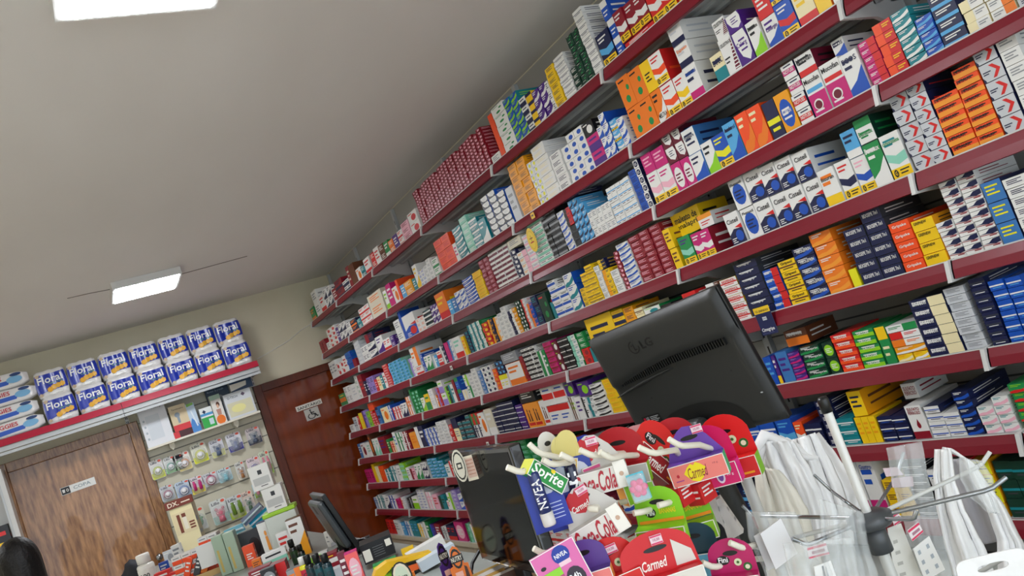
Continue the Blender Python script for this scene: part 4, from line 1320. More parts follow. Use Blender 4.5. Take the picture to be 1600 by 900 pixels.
    q = MB(); q.ell(.192, -.085, .0035, .0015, -.0005, wt); 
    for (x, z) in ((-.13, .035), (.045, .06), (-.1, -.025), (.0, -.09), (.15, -.02)): q.ell(x, z, .0022, .0022, -.0022, M_MOND, n=8)
    q.build('screw_caps', r)
big_monitor()
# glossy black monitor facing left, with the price tags clipped to its corner
def glossy_monitor():
    M = Matrix.Translation((.7862, 1.819, 1.55 - .3364)) @ Matrix.Rotation(-1.6472, 4, 'Z') @ Matrix.Rotation(-.03, 4, 'X')
    r = root('monitor', M, 'glossy black monitor with mirror-like screen left of the lip balm display', 'monitor')
    hw, hh = .22, .15
    gl = mat('#030404', .08, 0, 'glossy_black_glass', spec=.12)
    q = MB(); q.bbox(-hw, 0, -hh, hw, .03, hh, mat('#0a0b0c', .15, name='glossy_black_frame', coat=.8), .005); q.build('frame', r)
    q = MB(); q.rect(-hw + .016, -hh + .022, hw - .016, hh - .014, -.0006, gl); q.build('screen', r)
    q = MB(); q.bbox(-.03, .01, -hh - .056, .03, .03, -hh + .01, M_BLACK, .004); q.build('stand_neck', r)
    q = MB(); q.lathe([(0, -.212), (.11, -.212), (.11, -.206), (.03, -.2), (0, -.2)], M_BLACK, 26, None, 1, .8); q.build('stand_base', r)
glossy_monitor()
def far_monitor():
    P = at(516, 818, 3.35)
    M = Matrix.Translation(P) @ Matrix.Rotation(-1.66, 4, 'Z') @ Matrix.Rotation(.26, 4, 'X')
    r = root('monitor', M, 'slim grey-backed monitor seen almost edge-on before the dark door', 'monitor')
    hw, hh = .17, .135
    q = MB(); q.bbox(-hw, .012, -hh, hw, .032, hh, M_BLACK, .003); q.build('screen_bezel', r)
    q = MB(); q.bbox(-hw + .02, -.018, -hh + .03, hw - .02, .012, hh - .02, mat('#3a3f42', .4, name='grey_shell'), .012); q.rect(-.05, .06, .02, .1, -.0185, M_MOND); q.rect(-.1, -.06, -.08, .03, -.0185, mat('#9aa0a4', .5, name='sticker')); q.build('back_shell', r)
    q = MB(); Mi = M.inverted(); p0 = Mi @ Vector((P.x + .02, P.y, ZF + .012)); q.tube([(0, 0, -hh * .5), p0], .02, M_BLACK, 10); q.build('stand_neck', r)
    q = MB(); o = None; q.lathe([(0, 0), (.1, 0), (.1, .008), (.03, .014), (0, .014)], M_BLACK, 24); o = q.build('stand_base', r); o.matrix_local = Mi @ Matrix.Translation((P.x + .02, P.y, ZF + .001))
far_monitor()
# price tags on wire clip, Cimegripe shelf card, yellow oval card
def flat_tag(px, py, X, w, h, fn, label, cat, tilt=0, oval=False, base='#e9e2cc', name='price_card'):
    P = on_x(px, py, X); q = MB()
    if oval: q.prism([(w / 2 * math.cos(t), h / 2 * math.sin(t)) for t in [2 * math.pi * k / 24 for k in range(24)]], 0, .0015, P_(base, 'card_stock'))
    else: q.bbox(-w / 2, 0, -h / 2, w / 2, .0015, h / 2, P_(base, 'card_stock'), .0006, seg=1)
    fn(q, w, h); o = q.build(name, None, P); o.rotation_euler = (0, tilt, -math.pi / 2)
    return tag(o, label, cat)
def t1(q, w, h): q.ell(0, 0, w * .38, h * .38, -.0006, P_('#caa018')); q.ell(0, 0, w * .36, h * .36, -.0009, P_('#f0cc38')); q.rect(-w * .2, h * .05, w * .2, h * .09, -.0013, P_('#7a2c18')); q.rect(-w * .22, -h * .12, w * .22, -h * .07, -.0013, P_('#c03020')); q.rect(-w * .02, -h * .1, w * .02, h * .2, -.0013, P_('#7a5a18'))
flat_tag(831, 375, XF - .022, .075, .118, t1, 'yellow oval card clipped to the third shelf edge above the middle bay', 'shelf card', oval=True, base='#efc52c', name='shelf_card')
def t2(q, w, h):
    q.rect(-w / 2, h * .28, w / 2, h / 2, -.0006, P_('#f0c628')); q.text('TÁ GRIPADO?', -w * .42, h * .32, w * .42, h * .42, -.001, P_('#15181c'))
    q.rect(-w * .12, h * .02, w * .14, h * .14, -.001, P_('#dfe3e8')); q.text('1+1', -w * .08, h * .04, w * .1, h * .12, -.0014, P_('#15181c')); q.text('Cimegripe', -w * .40, -h * .40, w * .38, -h * .24, -.001, P_('#f2f2f2')); q.rect(-w * .44, -h * .44, w * .3, -h * .43, -.001, P_('#6a74a0'))
flat_tag(1196, 501, XF - .022, .072, .098, t2, 'navy and yellow Cimegripe card hanging from the fifth shelf edge right of big monitor', 'shelf card', base='#1a2250', name='shelf_card')
bpy.data.objects['shelf_card.001']['label'] = 'navy and yellow cold remedy card hanging from fifth shelf edge right of big monitor'
def t3(q, w, h): q.ell(0, 0, w * .42, h * .44, -.0006, P_('#2a2c2a')); q.ell(0, 0, w * .36, h * .38, -.0009, P_('#dcd8c8')); q.rect(-w * .2, -h * .1, w * .2, h * .1, -.0012, P_('#2a2c2a')); q.rect(-w * .12, -h * .05, w * .12, h * .05, -.0015, P_('#dcd8c8'))
def t4(q, w, h):
    q.rect(-w * .36, -h * .38, w * .36, h * .40, -.0006, P_('#d8b8a8'))
    for i in range(5): q.rect(-w * .3, h * (.3 - i * .14), w * .3, h * (.34 - i * .14), -.0009, P_('#c08a78'))
for (px, py, w, h, fn, ov, lb) in ((718, 728, .034, .082, t3, True, 'pale oval card with dark square on glossy monitor corner'), (729, 731, .030, .062, t4, False, 'cream price card beside oval card on glossy monitor')):
    P = at(px + (0 if ov else 7), py, 1.98); q = MB()
    if ov: q.prism([(w / 2 * math.cos(t), h / 2 * math.sin(t)) for t in [2 * math.pi * k / 20 for k in range(20)]], 0, .0012, P_('#dcd8c8', 'card_stock'))
    else: q.box(-w / 2, 0, -h / 2, w / 2, .0012, h / 2, P_('#e6dcc8', 'card_stock'))
    fn(q, w, h); o = q.build('price_card', None, P); o.rotation_euler = (0, .06, -.75); tag(o, lb, 'price card')
for (px, py, c_, lb) in ((832, 337, '#e8b81c', 'small yellow price ticket on the second shelf edge above the oval card'), (762, 694, '#e8e6e0', 'small white price ticket on the sixth shelf edge'), (705, 575, '#e0dcd8', 'small white price ticket on the fourth shelf edge')):
    flat_tag(px, py, XF - .022, .034, .028, lambda q, w, h: q.rect(-w * .3, -h * .1, w * .3, h * .15, -.0006, P_('#4a3a20')), lb, 'price ticket', base=c_, name='price_ticket')

# ------------------------------------------------------------------ lip balm display racks
M_HOOK = mat('#e9e4d4', .3, 0, 'white_coated_wire'); M_POLE = mat('#c9cac6', .35, .1, 'pale_grey_tube')
def rack(px, py_top, d, label):
    P = at(px, py_top, d); r = empty('display_rack', (P.x, P.y, ZB), 0, label, 'display rack', 'rotating hook racks on the counter')
    q = MB(); q.tube([(0, 0, .02), (0, 0, P.z - ZB)], .009, M_POLE, 14); q.build('pole', r)
    q = MB(); q.lathe([(0, .001), (.07, .001), (.07, .01), (.03, .022), (.012, .03), (0, .03)], M_POLE, 26); q.build('base', r)
    return r
rA = rack(893, 690, 1.30, 'white display rack with hooks carrying the blue lip balm packs and green carton')
rC = rack(1150, 708, 1.26, 'white display rack pole between the magenta cartons and hanging white bags')
rB = rack(1062, 705, 1.34, 'white display rack with hooks carrying the red, purple and green cartons')
def hook(bend, tip, to, r, d=1.05, rad=.0042):
    P = Vector(r.location); pts = [at(*tip, d), at(*bend, d + .004), at(*to, d + .045)]
    e = Vector((P.x, P.y, pts[2].z - .07)); e = e + (pts[2] - e).normalized() * .009; pts.append(e)
    q = MB(); a = pts[1]; pts = [pts[0], a + (pts[0] - a) * .25, a + (pts[2] - a) * .12] + pts[2:]
    q.tube([p - P for p in pts], rad, M_HOOK, 8); q.build('hook', r)
for b, t, to in (((842, 708), (827, 694), (885, 718)), ((862, 726), (848, 718), (895, 722)), ((812, 738), (792, 730), (840, 734)), ((893, 718), (876, 710), (893, 718.5)),
                 ((877, 865), (866, 862), (900, 850)), ((850, 866), (834, 857), (880, 855))): hook(b, t, to, rA)
for b, t, to in (((925, 712), (906, 703), (945, 711)), ((908, 871), (890, 866), (930, 862)), ((917, 795), (935, 796), (950, 790)), ((953, 716), (937, 706), (975, 712)), ((1020, 709), (998, 699), (1056, 703)), ((1063, 697), (1045, 686), (1093, 695)), ((940, 875), (922, 870), (960, 868)), ((1003, 873), (987, 868), (1022, 868)),
                 ((1044, 879), (1028, 870), (1062, 872)), ((1116, 887), (1097, 879), (1146, 876)), ((1162, 857), (1140, 848), (1178, 852)), ((1004, 800), (990, 802), (1020, 795)), ((1040, 787), (1028, 790), (1052, 783))): hook(b, t, to, rC if to[0] > 1062 else rB)

def hcard(px, py, d, w, h, dp, hh, cf, ce, ch, deco, label, yaw=0, roll=0, pitch=0, shape='dome', cel=None, sticker=None, slot=True, name='lip_balm_carton', cat='lip balm carton'):
    """carton with a hanging header: front colour cf, end colour ce (left cel), header ch. origin: bottom centre of the front."""
    M = frame(px, py, d, None, yaw, roll, pitch); r = root(name, M, label, cat, 'lip balm cartons hanging on the racks')
    q = MB(); hw = w / 2; f, e, l = P_(cf, 'carton_front'), P_(ce, 'carton_end'), P_(cel or ce, 'carton_end')
    v = [(-hw, 0, 0), (hw, 0, 0), (hw, dp, 0), (-hw, dp, 0), (-hw, 0, h), (hw, 0, h), (hw, dp, h), (-hw, dp, h)]
    q.add(v, [(0, 1, 5, 4), (2, 3, 7, 6), (0, 3, 2, 1)], f); q.add(v, [(4, 5, 6, 7)], P_(ch, 'header')); q.add(v, [(1, 2, 6, 5)], e); q.add(v, [(3, 0, 4, 7)], l)
    wh = P_('#efece6', 'white_edge'); t = .0012
    for (x0, z0, x1, z1) in ((-hw, 0, hw, t), (-hw, h - t, hw, h), (-hw, 0, -hw + t, h), (hw - t, 0, hw, h)): q.rect(x0, z0, x1, z1, -.0003, wh)
    deco(q, w, h, -.0006); q.build('carton', r)
    if hh:
        q = MB()
        if shape == 'dome': pts = [(-hw, h)] + [(hw * .98 * math.cos(a) * (1 if abs(math.cos(a)) > .5 else 1), h + .004 + hh * (.42 + .58 * math.sin(a)) * (1 if .2 < math.sin(a) else .7)) for a in [math.pi - math.pi * k / 12 for k in range(13)]] + [(hw, h)]
        elif shape == 'trap': pts = [(-hw, h), (-hw * .75, h + hh * .55), (-hw * .35, h + hh * .9), (-hw * .12, h + hh), (hw * .2, h + hh * .96), (hw * .6, h + hh * .6), (hw, h)]
        else: pts = [(-hw, h), (-hw, h + hh * .7), (-hw * .8, h + hh * .92), (-hw * .3, h + hh), (0, h + hh * .93), (hw * .3, h + hh), (hw * .8, h + hh * .92), (hw, h + hh * .7), (hw, h)]
        q.prism(pts, dp - .0012, dp - .0002, P_(ch, 'header'))
        if slot: q.ell(0, h + hh * .62, w * .16, .0035, dp - .0016, M_BLACK)
        deco(q, w, h + hh, dp - .0018, True) if deco.__code__.co_argcount > 4 else None
        q.build('header', r)
        if sticker:
            q = MB(); u, v_ = sticker; q.bbox(u * w - .008, dp - .0034, h + v_ * hh - .006, u * w + .008, dp - .0026, h + v_ * hh + .006, P_('#ecd4dc', 'price_sticker'), .0002, seg=1)
            q.rect(u * w - .0075, h + v_ * hh + .0035, u * w + .0075, h + v_ * hh + .0055, dp - .0038, P_('#d83a6a')); q.rect(u * w - .0075, h + v_ * hh - .0055, u * w + .0075, h + v_ * hh - .0035, dp - .0038, P_('#d83a6a')); q.text('10,00', u * w - .0045, h + v_ * hh - .002, u * w + .0045, h + v_ * hh + .002, dp - .0038, P_('#a85a78'))
            q.build('price_sticker', r)
    return r
def lips(q, cx, cz, rx, rz, y, m):
    q.poly([(cx + rx * a, cz + rz * b) for a, b in ((-1, .1), (-.55, .7), (-.2, .95), (0, .75), (.25, 1), (.6, .75), (1, .25), (.6, -.6), (.1, -1), (-.5, -.7))], y, m)
def dk_pink(q, w, h, y):
    lips(q, -.004, h * .48, w * .2, h * .46, y, P_('#f2dc1c', 'yellow_lips')); q.text('Carmed', -w * .18, h * .22, w * .16, h * .74, y - .0004, P_('#8a2030'), shear=.25, bold=False)
    q.rect(-w * .42, h * .24, -w * .28, h * .29, y, P_('#b04a8a')); q.ell(-w * .36, h * .5, w * .025, h * .08, y, P_('#c02a3a')); q.text('10 g', w * .28, h * .62, w * .37, h * .72, y, P_('#a04a5a'), bold=False)
def dk_coca(q, w, h, y, hd=False):
    if not hd: q.text('Coca-Cola', -w * .46, h * .08, w * .26, h * .95, y, P_('#b0122a', 'red_script'), shear=.35); q.bbox(w * .27, y - .0008, h * .02, w * .49, y, h * 1.15, P_('#f2efe6'), .0002, seg=1); q.ell(w * .38, h * .6, w * .04, h * .1, y - .0014, P_('#c8a890')); 
    else: lips(q, -w * .1, h * .76, w * .25, h * .22, y, P_('#c01222', 'red_lips')); q.text('Carmed', -w * .27, h * .62, w * .07, h * .73, y - .0004, P_('#f2ece4'), shear=.25)
def dk_fini(q, w, h, y, hd=False):
    if not hd: q.text('Carmed', -w * .38, h * .2, w * .1, h * .75, y, P_('#f2ece4'), shear=.3); q.rect(w * .2, h * .2, w * .4, h * .3, y, P_('#f0a020'))
    else: q.ell(-w * .18, h * .66, w * .14, w * .10, y, M_BLACK); q.text('Fini', -w * .28, h * .62, -w * .08, h * .72, y - .0004, P_('#f4f4f4')); q.ell(w * .12, h * .6, w * .08, w * .08, y, P_('#d8e4b8')); q.ell(w * .30, h * .5, w * .09, w * .09, y, P_('#2c6a2c')); q.ell(w * .12, h * .6, w * .03, w * .03, y - .0004, P_('#3a6a2c')); q.ell(w * .3, h * .5, w * .05, w * .05, y - .0004, P_('#e8e8c8'))
def dk_green(q, w, h, y, hd=False):
    if not hd: lips(q, 0, h * .5, w * .19, h * .46, y, P_('#e8401c', 'orange_lips')); q.text('Carmed', -w * .16, h * .28, w * .16, h * .66, y - .0004, P_('#f4ece0'), shear=.25); q.ell(-w * .36, h * .5, w * .07, h * .22, y, M_BLACK); q.text('Fini', -w * .41, h * .42, -w * .31, h * .58, y - .0004, P_('#ffffff'))
    else: q.ell(-w * .18, h * .56, w * .11, w * .1, y, M_BLACK); q.text('Fini', -w * .26, h * .51, -w * .1, h * .60, y - .0004, P_('#ffffff')); q.text('BANANAS', 0, h * .52, w * .34, h * .62, y, P_('#f2d21c')); q.rect(-w * .45, h * .36, w * .47, h * .42, y, P_('#f08a1c')); q.rect(-w * .1, h * .30, w * .47, h * .35, y, P_('#2c3068'))
def dk_sprite(q, w, h, y):
    q.text('Sprite', -w * .45, h * .08, w * .42, h * .92, y, P_('#f2f4ee'), shear=.12); q.ell(w * .06, h * .9, w * .06, h * .12, y - .0004, P_('#f2d81c'))
    for i in range(3): q.add([Vector((-w * .32 + i * w * .2 + .006 * math.cos(t), .009 + .006 * math.sin(t), h + .0004)) for t in [2 * math.pi * k / 10 for k in range(10)]], [tuple(range(10))], P_('#8fd8a8'))
def none_(q, w, h, y): pass
def dk_mag(q, w, h, y): q.ell(w * .15, h * .45, w * .08, h * .3, y, P_('#e8e0f0')); q.ell(w * .15, h * .45, w * .05, h * .2, y - .0003, P_('#7a4aa8')); q.text('10 g', w * .28, h * .4, w * .4, h * .55, y, P_('#f8c8dc'))
D = 1.12
hcard(1150, 752, 1.20, .082, .032, .03, .062, '#d42828', '#8ac81c', '#dc1c1c', dk_fini, 'red domed carton with lime green end behind the purple one', yaw=-.45)
hcard(1120, 763, 1.16, .078, .032, .03, .052, '#d81c6c', '#e8208c', '#d4145c', dk_mag, 'magenta carton partly behind the purple and salmon one', yaw=-.4)
hcard(1097, 752, D, .082, .0305, .026, .046, '#ee8078', '#10b878', '#6a40a4', dk_pink, 'salmon carton with yellow lips, purple header and green end', yaw=-.32, sticker=(.18, .82), cel='#f0a030', shape='trap')
hcard(1026, 742, 1.16, .085, .030, .03, .056, '#9a141c', '#f0a020', '#dc1c1c', dk_fini, 'red carton with black logo turned right, left of the purple one', yaw=.6, pitch=0, roll=.95, cel='#f0a020')
hcard(1070, 727, 1.24, .07, .02, .02, .05, '#9a141c', '#f0a020', '#b8141c', none_, 'dark red carton header behind the purple header', yaw=-.1)
cbox('lip_balm_carton', frame(1080, 786, 1.14, None, .75), .034, .03, .034, '#c81c20', 'bars', 'WW', 'red carton end below salmon carton, left one', 'lip balm carton')
cbox('lip_balm_carton', frame(1112, 782, 1.15, None, .75), .034, .03, .034, '#c81c20', 'bars', 'WW', 'red carton end below salmon carton, right one', 'lip balm carton')
hcard(945, 770, 1.08, .078, .032, .022, .046, '#ddd8d0', '#c8c4c0', '#d2cec8', dk_coca, 'white and red cola lip balm carton, upper one', yaw=-.1, roll=.05, sticker=(.02, .80), shape='trap')
hcard(948, 846, 1.05, .078, .032, .022, .046, '#ddd8d0', '#b01828', '#d2cec8', dk_coca, 'white and red cola lip balm carton, lower one above the pink card', yaw=-.1, roll=-.22, sticker=(.06, .85), shape='trap')
hcard(978, 760, 1.13, .075, .028, .02, .05, '#b8b4b0', '#8ac81c', '#b01420', none_, 'dark grey and red carton behind upper cola carton', yaw=-.3, roll=.1)
hcard(1006, 782, 1.14, .046, .034, .03, 0, '#8ac81c', '#7ab818', '#8ac81c', none_, 'small lime green carton right of the upper cola carton', yaw=.3, cel='#f0a020')
hcard(1085, 850, 1.13, .075, .026, .03, .05, '#84b81c', '#8ac81c', '#80c41c', dk_green, 'lime green carton with yellow letters, rear one', yaw=-.25, cel='#e8a028')
hcard(1037, 856, 1.05, .066, .025, .03, .046, '#80b41c', '#98dc20', '#84c81c', dk_green, 'lime green carton with orange lips, front one', yaw=-.3, roll=.12, sticker=(.2, -.15), cel='#e8c028')
hcard(851, 757, 1.06, .058, .023, .032, .0, '#0f8a34', '#0c7a2c', '#149a3c', dk_sprite, 'green soda lip balm carton at left of the rack', yaw=.45, roll=.86, cel='#d8dc1c')
hcard(868, 722, 1.12, .03, .006, .01, .034, '#dcd8d0', '#dcd8d0', '#d8d4cc', none_, 'white rounded card header behind the green carton', yaw=.2)
hcard(877, 724, 1.14, .024, .006, .01, .034, '#dcd8d0', '#b8202c', '#d8ccc8', none_, 'white and red rounded card header behind green carton', yaw=.4)
for (px, py, lb, yw, rl) in ((905, 772, 'gold and yellow card pack left of the upper cola carton', .1, .0), (885, 768, 'small gold sachet beside the green soda carton', -.1, .35), (930, 740, 'pale yellow rounded header left of cola carton', .2, 0)):
    hcard(px, py, 1.10, .032, .046 if py > 745 else .012, .006, .034, '#e2b84a' if py > 745 else '#e0508c', '#d8a838', '#d8c878', none_, lb, yaw=yw, roll=rl, slot=False)
hcard(988, 698, 1.25, .06, .012, .003, .018, '#c8c4c4', '#b02030', '#d4a0a4', none_, 'pale pink and white card behind the cola cartons', yaw=0, slot=False, shape='flat')
hcard(912, 722, 1.22, .05, .02, .003, .018, '#1c34a8', '#1c34a8', '#1c34a8', none_, 'bright blue card behind the gold packs', yaw=0, roll=-.1, slot=False, shape='flat')
def balm(px, py, d, c1, c2, label, roll=0, txt='NIVEA', card=True):
    M = frame(px, py, d, None, 0, roll); r = root('lip_balm_pack', M, label, 'lip balm', 'lip balm sticks on blue cards')
    if card:
        q = MB(); q.bbox(-.022, .010, -.045, .030, .0112, .045, P_('#1a349c', 'blue_card'), .0004, seg=1); q.ell(.012, .02, .014, .018, .0096, P_('#c8ccdc'))
        for i in range(5): q.rect(-.002, -.012 - i * .005, .024, -.0108 - i * .005, .0096, P_('#b8c4e4'))
        q.build('card', r)
    q = MB(); m1 = mat(c1, .25, name='stick_tube', coat=.5); q.lathe([(0, -.018), (.0085, -.018), (.0085, .034), (.007, .038), (0, .038)], m1, 18)
    if txt:
        vs, fs, _ = text_geo(txt, True, 0); P = []
        for a in vs:
            ang = -math.pi / 2 + (a[1] - .5) * -1.3 * -1; z = -.012 + .040 * a[0]; P.append((.0098 * math.cos(ang - 0), .0098 * math.sin(ang), z))
        P2 = [(-p[0], p[1], p[2]) for p in P]; q.add(P2, fs, P_('#f2f2f4', 'white_letters'))
    q.build('tube', r)
    q = MB(); q.lathe([(0, -.036), (.0082, -.036), (.009, -.034), (.009, -.018), (0, -.018)], mat(c2, .3, name='stick_cap'), 18); q.build('cap', r)
balm(846, 780, 1.06, '#1c2c68', '#dcd8d4', 'navy lip balm stick with white cap below the green carton', .02)
balm(873, 778, 1.08, '#d0345c', '#e6e2de', 'pink and white lip balm stick on blue card', .03)
balm(900, 768, 1.09, '#141c40', '#e6e2de', 'dark navy lip balm stick with white base right of the pink one', .1, 'NI')
def dk_niv(q, w, h, y):
    q.ell(w * .12, h * .82, w * .19, w * .19, y, P_('#14349c', 'blue_disc')); q.text('NIVEA', -w * .02, h * .78, w * .26, h * .86, y - .0004, P_('#f4f4f8'))
    q.rect(-w * .42, h * .5, w * .0, h * .64, y, P_('#8cd028')); q.rect(-w * .42, h * .30, w * .0, h * .5, y, P_('#b04878')); q.ell(-w * .32, h * .74, w * .06, w * .04, y, M_BLACK)
    q.ell(w * .2, h * .32, w * .2, h * .22, y, P_('#2a1c30')); q.text('24h', w * .06, h * .3, w * .3, h * .42, y - .0004, P_('#f4f4f8')); q.rect(-w * .0, h * .62, w * .26, h * .7, y - .0003, P_('#ecc8d4'))
hcard(902, 935, 1.0, .062, .07, .003, 0, '#dc6cac', '#c85898', '#dc6cac', dk_niv, 'large pink lip balm card with round blue logo at the bottom', yaw=.1, roll=-.15)
def dk_peach(q, w, h, y):
    for i, c in enumerate(('#8a70c0', '#d0c828', '#a050b0', '#2cb088')): q.ell(-w * .34 + i * w * .23, h * (.62 - .08 * i), w * .09, w * .09, y, P_(c)); q.ell(-w * .34 + i * w * .23, h * (.62 - .08 * i), w * .05, w * .05, y - .0003, P_('#e8b0a0'))
hcard(932, 936, 1.02, .062, .034, .02, .034, '#e8807c', '#f0a050', '#5a3c8c', dk_peach, 'peach carton with coloured circles and purple header', yaw=-.15, cel='#f0b040')
hcard(982, 942, 1.02, .068, .036, .02, .042, '#d42420', '#c01818', '#d01c1c', dk_fini, 'red carton with logo at bottom edge, left of white domed one', yaw=-.15, roll=-.1, sticker=(.1, .72))
def dk_car(q, w, h, y, hd=False):
    if hd: q.text('Carmed', -w * .24, h * .54, w * .10, h * .68, y - .0004, P_('#f4ece4'), shear=.28); q.poly([(w * .2, h * .5), (w * .46, h * .5), (w * .44, h * .66), (w * .22, h * .86)], y, P_('#d8d4cc'))
    else: q.text('Coca', -w * .3, h * .3, w * .2, h * 1.0, y, P_('#b0122a'), shear=.35)
hcard(1058, 955, 1.0, .100, .045, .02, .050, '#dcd6cc', '#c8c2b8', '#cc1820', dk_car, 'large carton with red domed header and white body at bottom edge', yaw=0, roll=.03, sticker=(.05, .84))
hcard(1100, 915, 1.12, .062, .044, .006, .040, '#5aa8cc', '#4898bc', '#123a48', none_, 'dark teal header card with light blue body behind the red domed carton', yaw=-.2, roll=.15)
hcard(1118, 905, 1.18, .06, .04, .006, .045, '#15191c', '#101214', '#14181c', none_, 'black rounded card behind the teal one', yaw=-.2, roll=.15)
hcard(1156, 938, 1.04, .062, .030, .02, .042, '#e8308c', '#d82078', '#b81860', dk_fini, 'magenta carton with black logo at bottom edge of rack', yaw=-.3, roll=.12)
# clear blister with a pink flower toy
r = root('toy_lip_balm', frame(998, 762, 1.06, None, -.2), 'clear blister with pink flower shaped lip balm beside cola carton', 'lip balm')
q = MB(); T = Matrix.Rotation(math.pi / 2, 4, 'X')
for k in range(6):
    a = k * math.pi / 3; q.lathe([(0, 0), (.005, .001), (.004, .004), (0, .005)], P_('#f0308c', 'pink_plastic'), 10, Matrix.Translation((.008 * math.cos(a), 0, .008 * math.sin(a))) @ T)
q.lathe([(0, 0), (.006, .001), (.004, .006), (0, .007)], P_('#f870b0', 'pink_plastic'), 12, T); q.build('flower', r)
q = MB(); q.bbox(-.012, -.010, -.018, .012, .003, .018, M_CLEAR, .003); q.build('blister', r)
q = MB(); q.box(-.012, .0035, -.018, .012, .0045, .019, P_('#5ac8dc', 'turquoise_card')); q.build('card', r)
# white paper sleeves below
for (px, py, w, h, rl, lb) in ((1122, 846, .034, .070, .02, 'tall white paper sleeve hanging below the red carton ends'), (1152, 838, .022, .062, -.25, 'narrow crumpled white sleeve right of the tall white one')):
    o = cbox('paper_sleeve', frame(px, py, 1.22, None, -.3, rl), w, h, .02, '#d4d0ca', 'none', 'EE', lb, 'paper sleeve')

# ------------------------------------------------------------------ chrome hook rack with clear packets
hub = at(1357, 806, 1.08)
r = empty('hook_rack', (hub.x, hub.y, ZB), 0, 'chrome rotating hook rack with white pole at right foreground', 'display rack', 'rotating hook racks on the counter')
O_ = Vector(r.location); zt = 0
lo, hi = hub.z, hub.z + .6
for _ in range(40):
    m = (lo + hi) / 2
    if proj((hub.x, hub.y, m))[1] > 640: lo = m
    else: hi = m
zt = lo - ZB; zh = hub.z - ZB
q = MB(); q.tube([(0, 0, zh - .01), (0, 0, zt)], .0062, mat('#dcdcd8', .3, .1, name='white_metal_tube'), 14); q.build('upper_pole', r)
q = MB(); q.lathe([(0, zt - .004), (.0075, zt - .004), (.008, zt + .014), (.006, zt + .018), (0, zt + .018)], M_BLACK, 14); q.build('pole_cap', r)
q = MB(); q.tube([(0, 0, .02), (0, 0, zh - .02)], .0075, M_POLE, 14); q.build('lower_pole', r)
q = MB(); q.lathe([(0, .001), (.07, .001), (.07, .01), (.03, .02), (0, .02)], M_POLE, 26); q.build('base', r)
M_HUB = mat('#4a4d50', .4, .2, 'grey_hub_plastic')
q = MB(); q.lathe([(0, zh - .014), (.026, zh - .014), (.03, zh - .008), (.03, zh), (.018, zh + .006), (0, zh + .006)], M_HUB, 22)
q.lathe([(0, zh - .05), (.015, zh - .05), (.015, zh - .014), (0, zh - .014)], M_HUB, 18); q.build('hub', r)
for b, t, rad, m_ in (((1532, 728), (1547, 706), .0030, M_POLE), ((1547, 765), (1572, 746), .0032, M_CHROME), ((1428, 811), (1432, 798), .003, M_CHROME), ((1402, 742), (1412, 706), .0024, M_CHROME),
                ((1176, 806), (1160, 790), .0030, M_CHROME), ((1180, 856), (1150, 848), .0032, M_POLE), ((1262, 852), (1238, 842), .003, M_CHROME), ((1300, 768), (1272, 742), .0024, M_CHROME), ((1330, 790), (1320, 783), .002, M_CHROME)):
    B = on_z(b[0], b[1], hub.z)
    d = (B - EYE).dot(CF); d = min(max(d, .93), 1.26); B = at(b[0], b[1], d); Tp = at(t[0], t[1], d * 1.0)
    B -= O_; Tp -= O_; hz = Vector((0, 0, zh - .003)); dr = (B - hz); s_ = hz + Vector((dr.x, dr.y, 0)).normalized() * .02
    q = MB(); q.tube([s_, B + (s_ - B) * .06, B + (Tp - B) * .15, Tp], rad, m_, 8); q.build('hook', r)
# crumpled sheets and bags, outlines given by left and right borders
M_BAG = mat('#f6f5f4', .45, 0, 'white_plastic_film', alpha=.96, bump=1.0, bscale=38, coat=.3)
def sheet(name, left, right, d, amp, folds, m_, label, cat, seed=0, nu=26, nv=30, thick=.004, group=None):
    rnd = random.Random(seed); ph = [rnd.uniform(0, 6) for _ in range(6)]
    def pl(P, t):
        t *= len(P) - 1; i = min(int(t), len(P) - 2); f = t - i; f2 = f * f * (3 - 2 * f) * .3 + f * .7
        return P[i][0] + (P[i + 1][0] - P[i][0]) * f, P[i][1] + (P[i + 1][1] - P[i][1]) * f2
    vs = []; fs = []
    for j in range(nv + 1):
        v = j / nv; a = pl(left, v); b = pl(right, v)
        for i in range(nu + 1):
            u = i / nu; x = a[0] + (b[0] - a[0]) * u; y = a[1] + (b[1] - a[1]) * u
            k = amp * (math.sin(folds * 6.28 * u + ph[0] + 1.5 * math.sin(2 * v + ph[1])) * .6 + math.sin(folds * 2.3 * 6.28 * u + ph[2] + 2 * v) * .25 + math.sin(9 * v + 5 * u + ph[3]) * .25)
            x += 1.5 * math.sin(v * 7 + ph[4]) * (1 if i in (0, nu) else .4)
            vs.append(at(x, y, d + k - amp * 1.5 * math.sin(math.pi * u)))
    c = sum((Vector(v) for v in vs), Vector()) / len(vs)
    for j in range(nv):
        for i in range(nu): a = j * (nu + 1) + i; fs.append((a, a + nu + 1, a + nu + 2, a + 1))
    q = MB(); q.add([v - c for v in vs], fs, m_, True); o = q.build(name, None, c)
    mod(o, 'SOLIDIFY', thickness=thick, offset=0)
    return tag(o, label, cat, group)
G_ = 'white plastic bags beside the hook rack'
sheet('plastic_bag', [(1255, 690), (1262, 715), (1275, 750), (1290, 790), (1300, 800)], [(1278, 676), (1300, 700), (1322, 732), (1346, 762), (1345, 800)], 1.50, .012, 1.2, M_BAG, 'white plastic bag at back, spreading behind the rack pole', 'plastic bag', 1, group=G_)
sheet('plastic_bag', [(1236, 688), (1245, 720), (1262, 760), (1280, 810), (1290, 850)], [(1275, 676), (1292, 712), (1310, 750), (1330, 800), (1335, 850)], 1.44, .014, 2, M_BAG, 'white plastic bag in the middle of the hanging bunch', 'plastic bag', 2, group=G_)
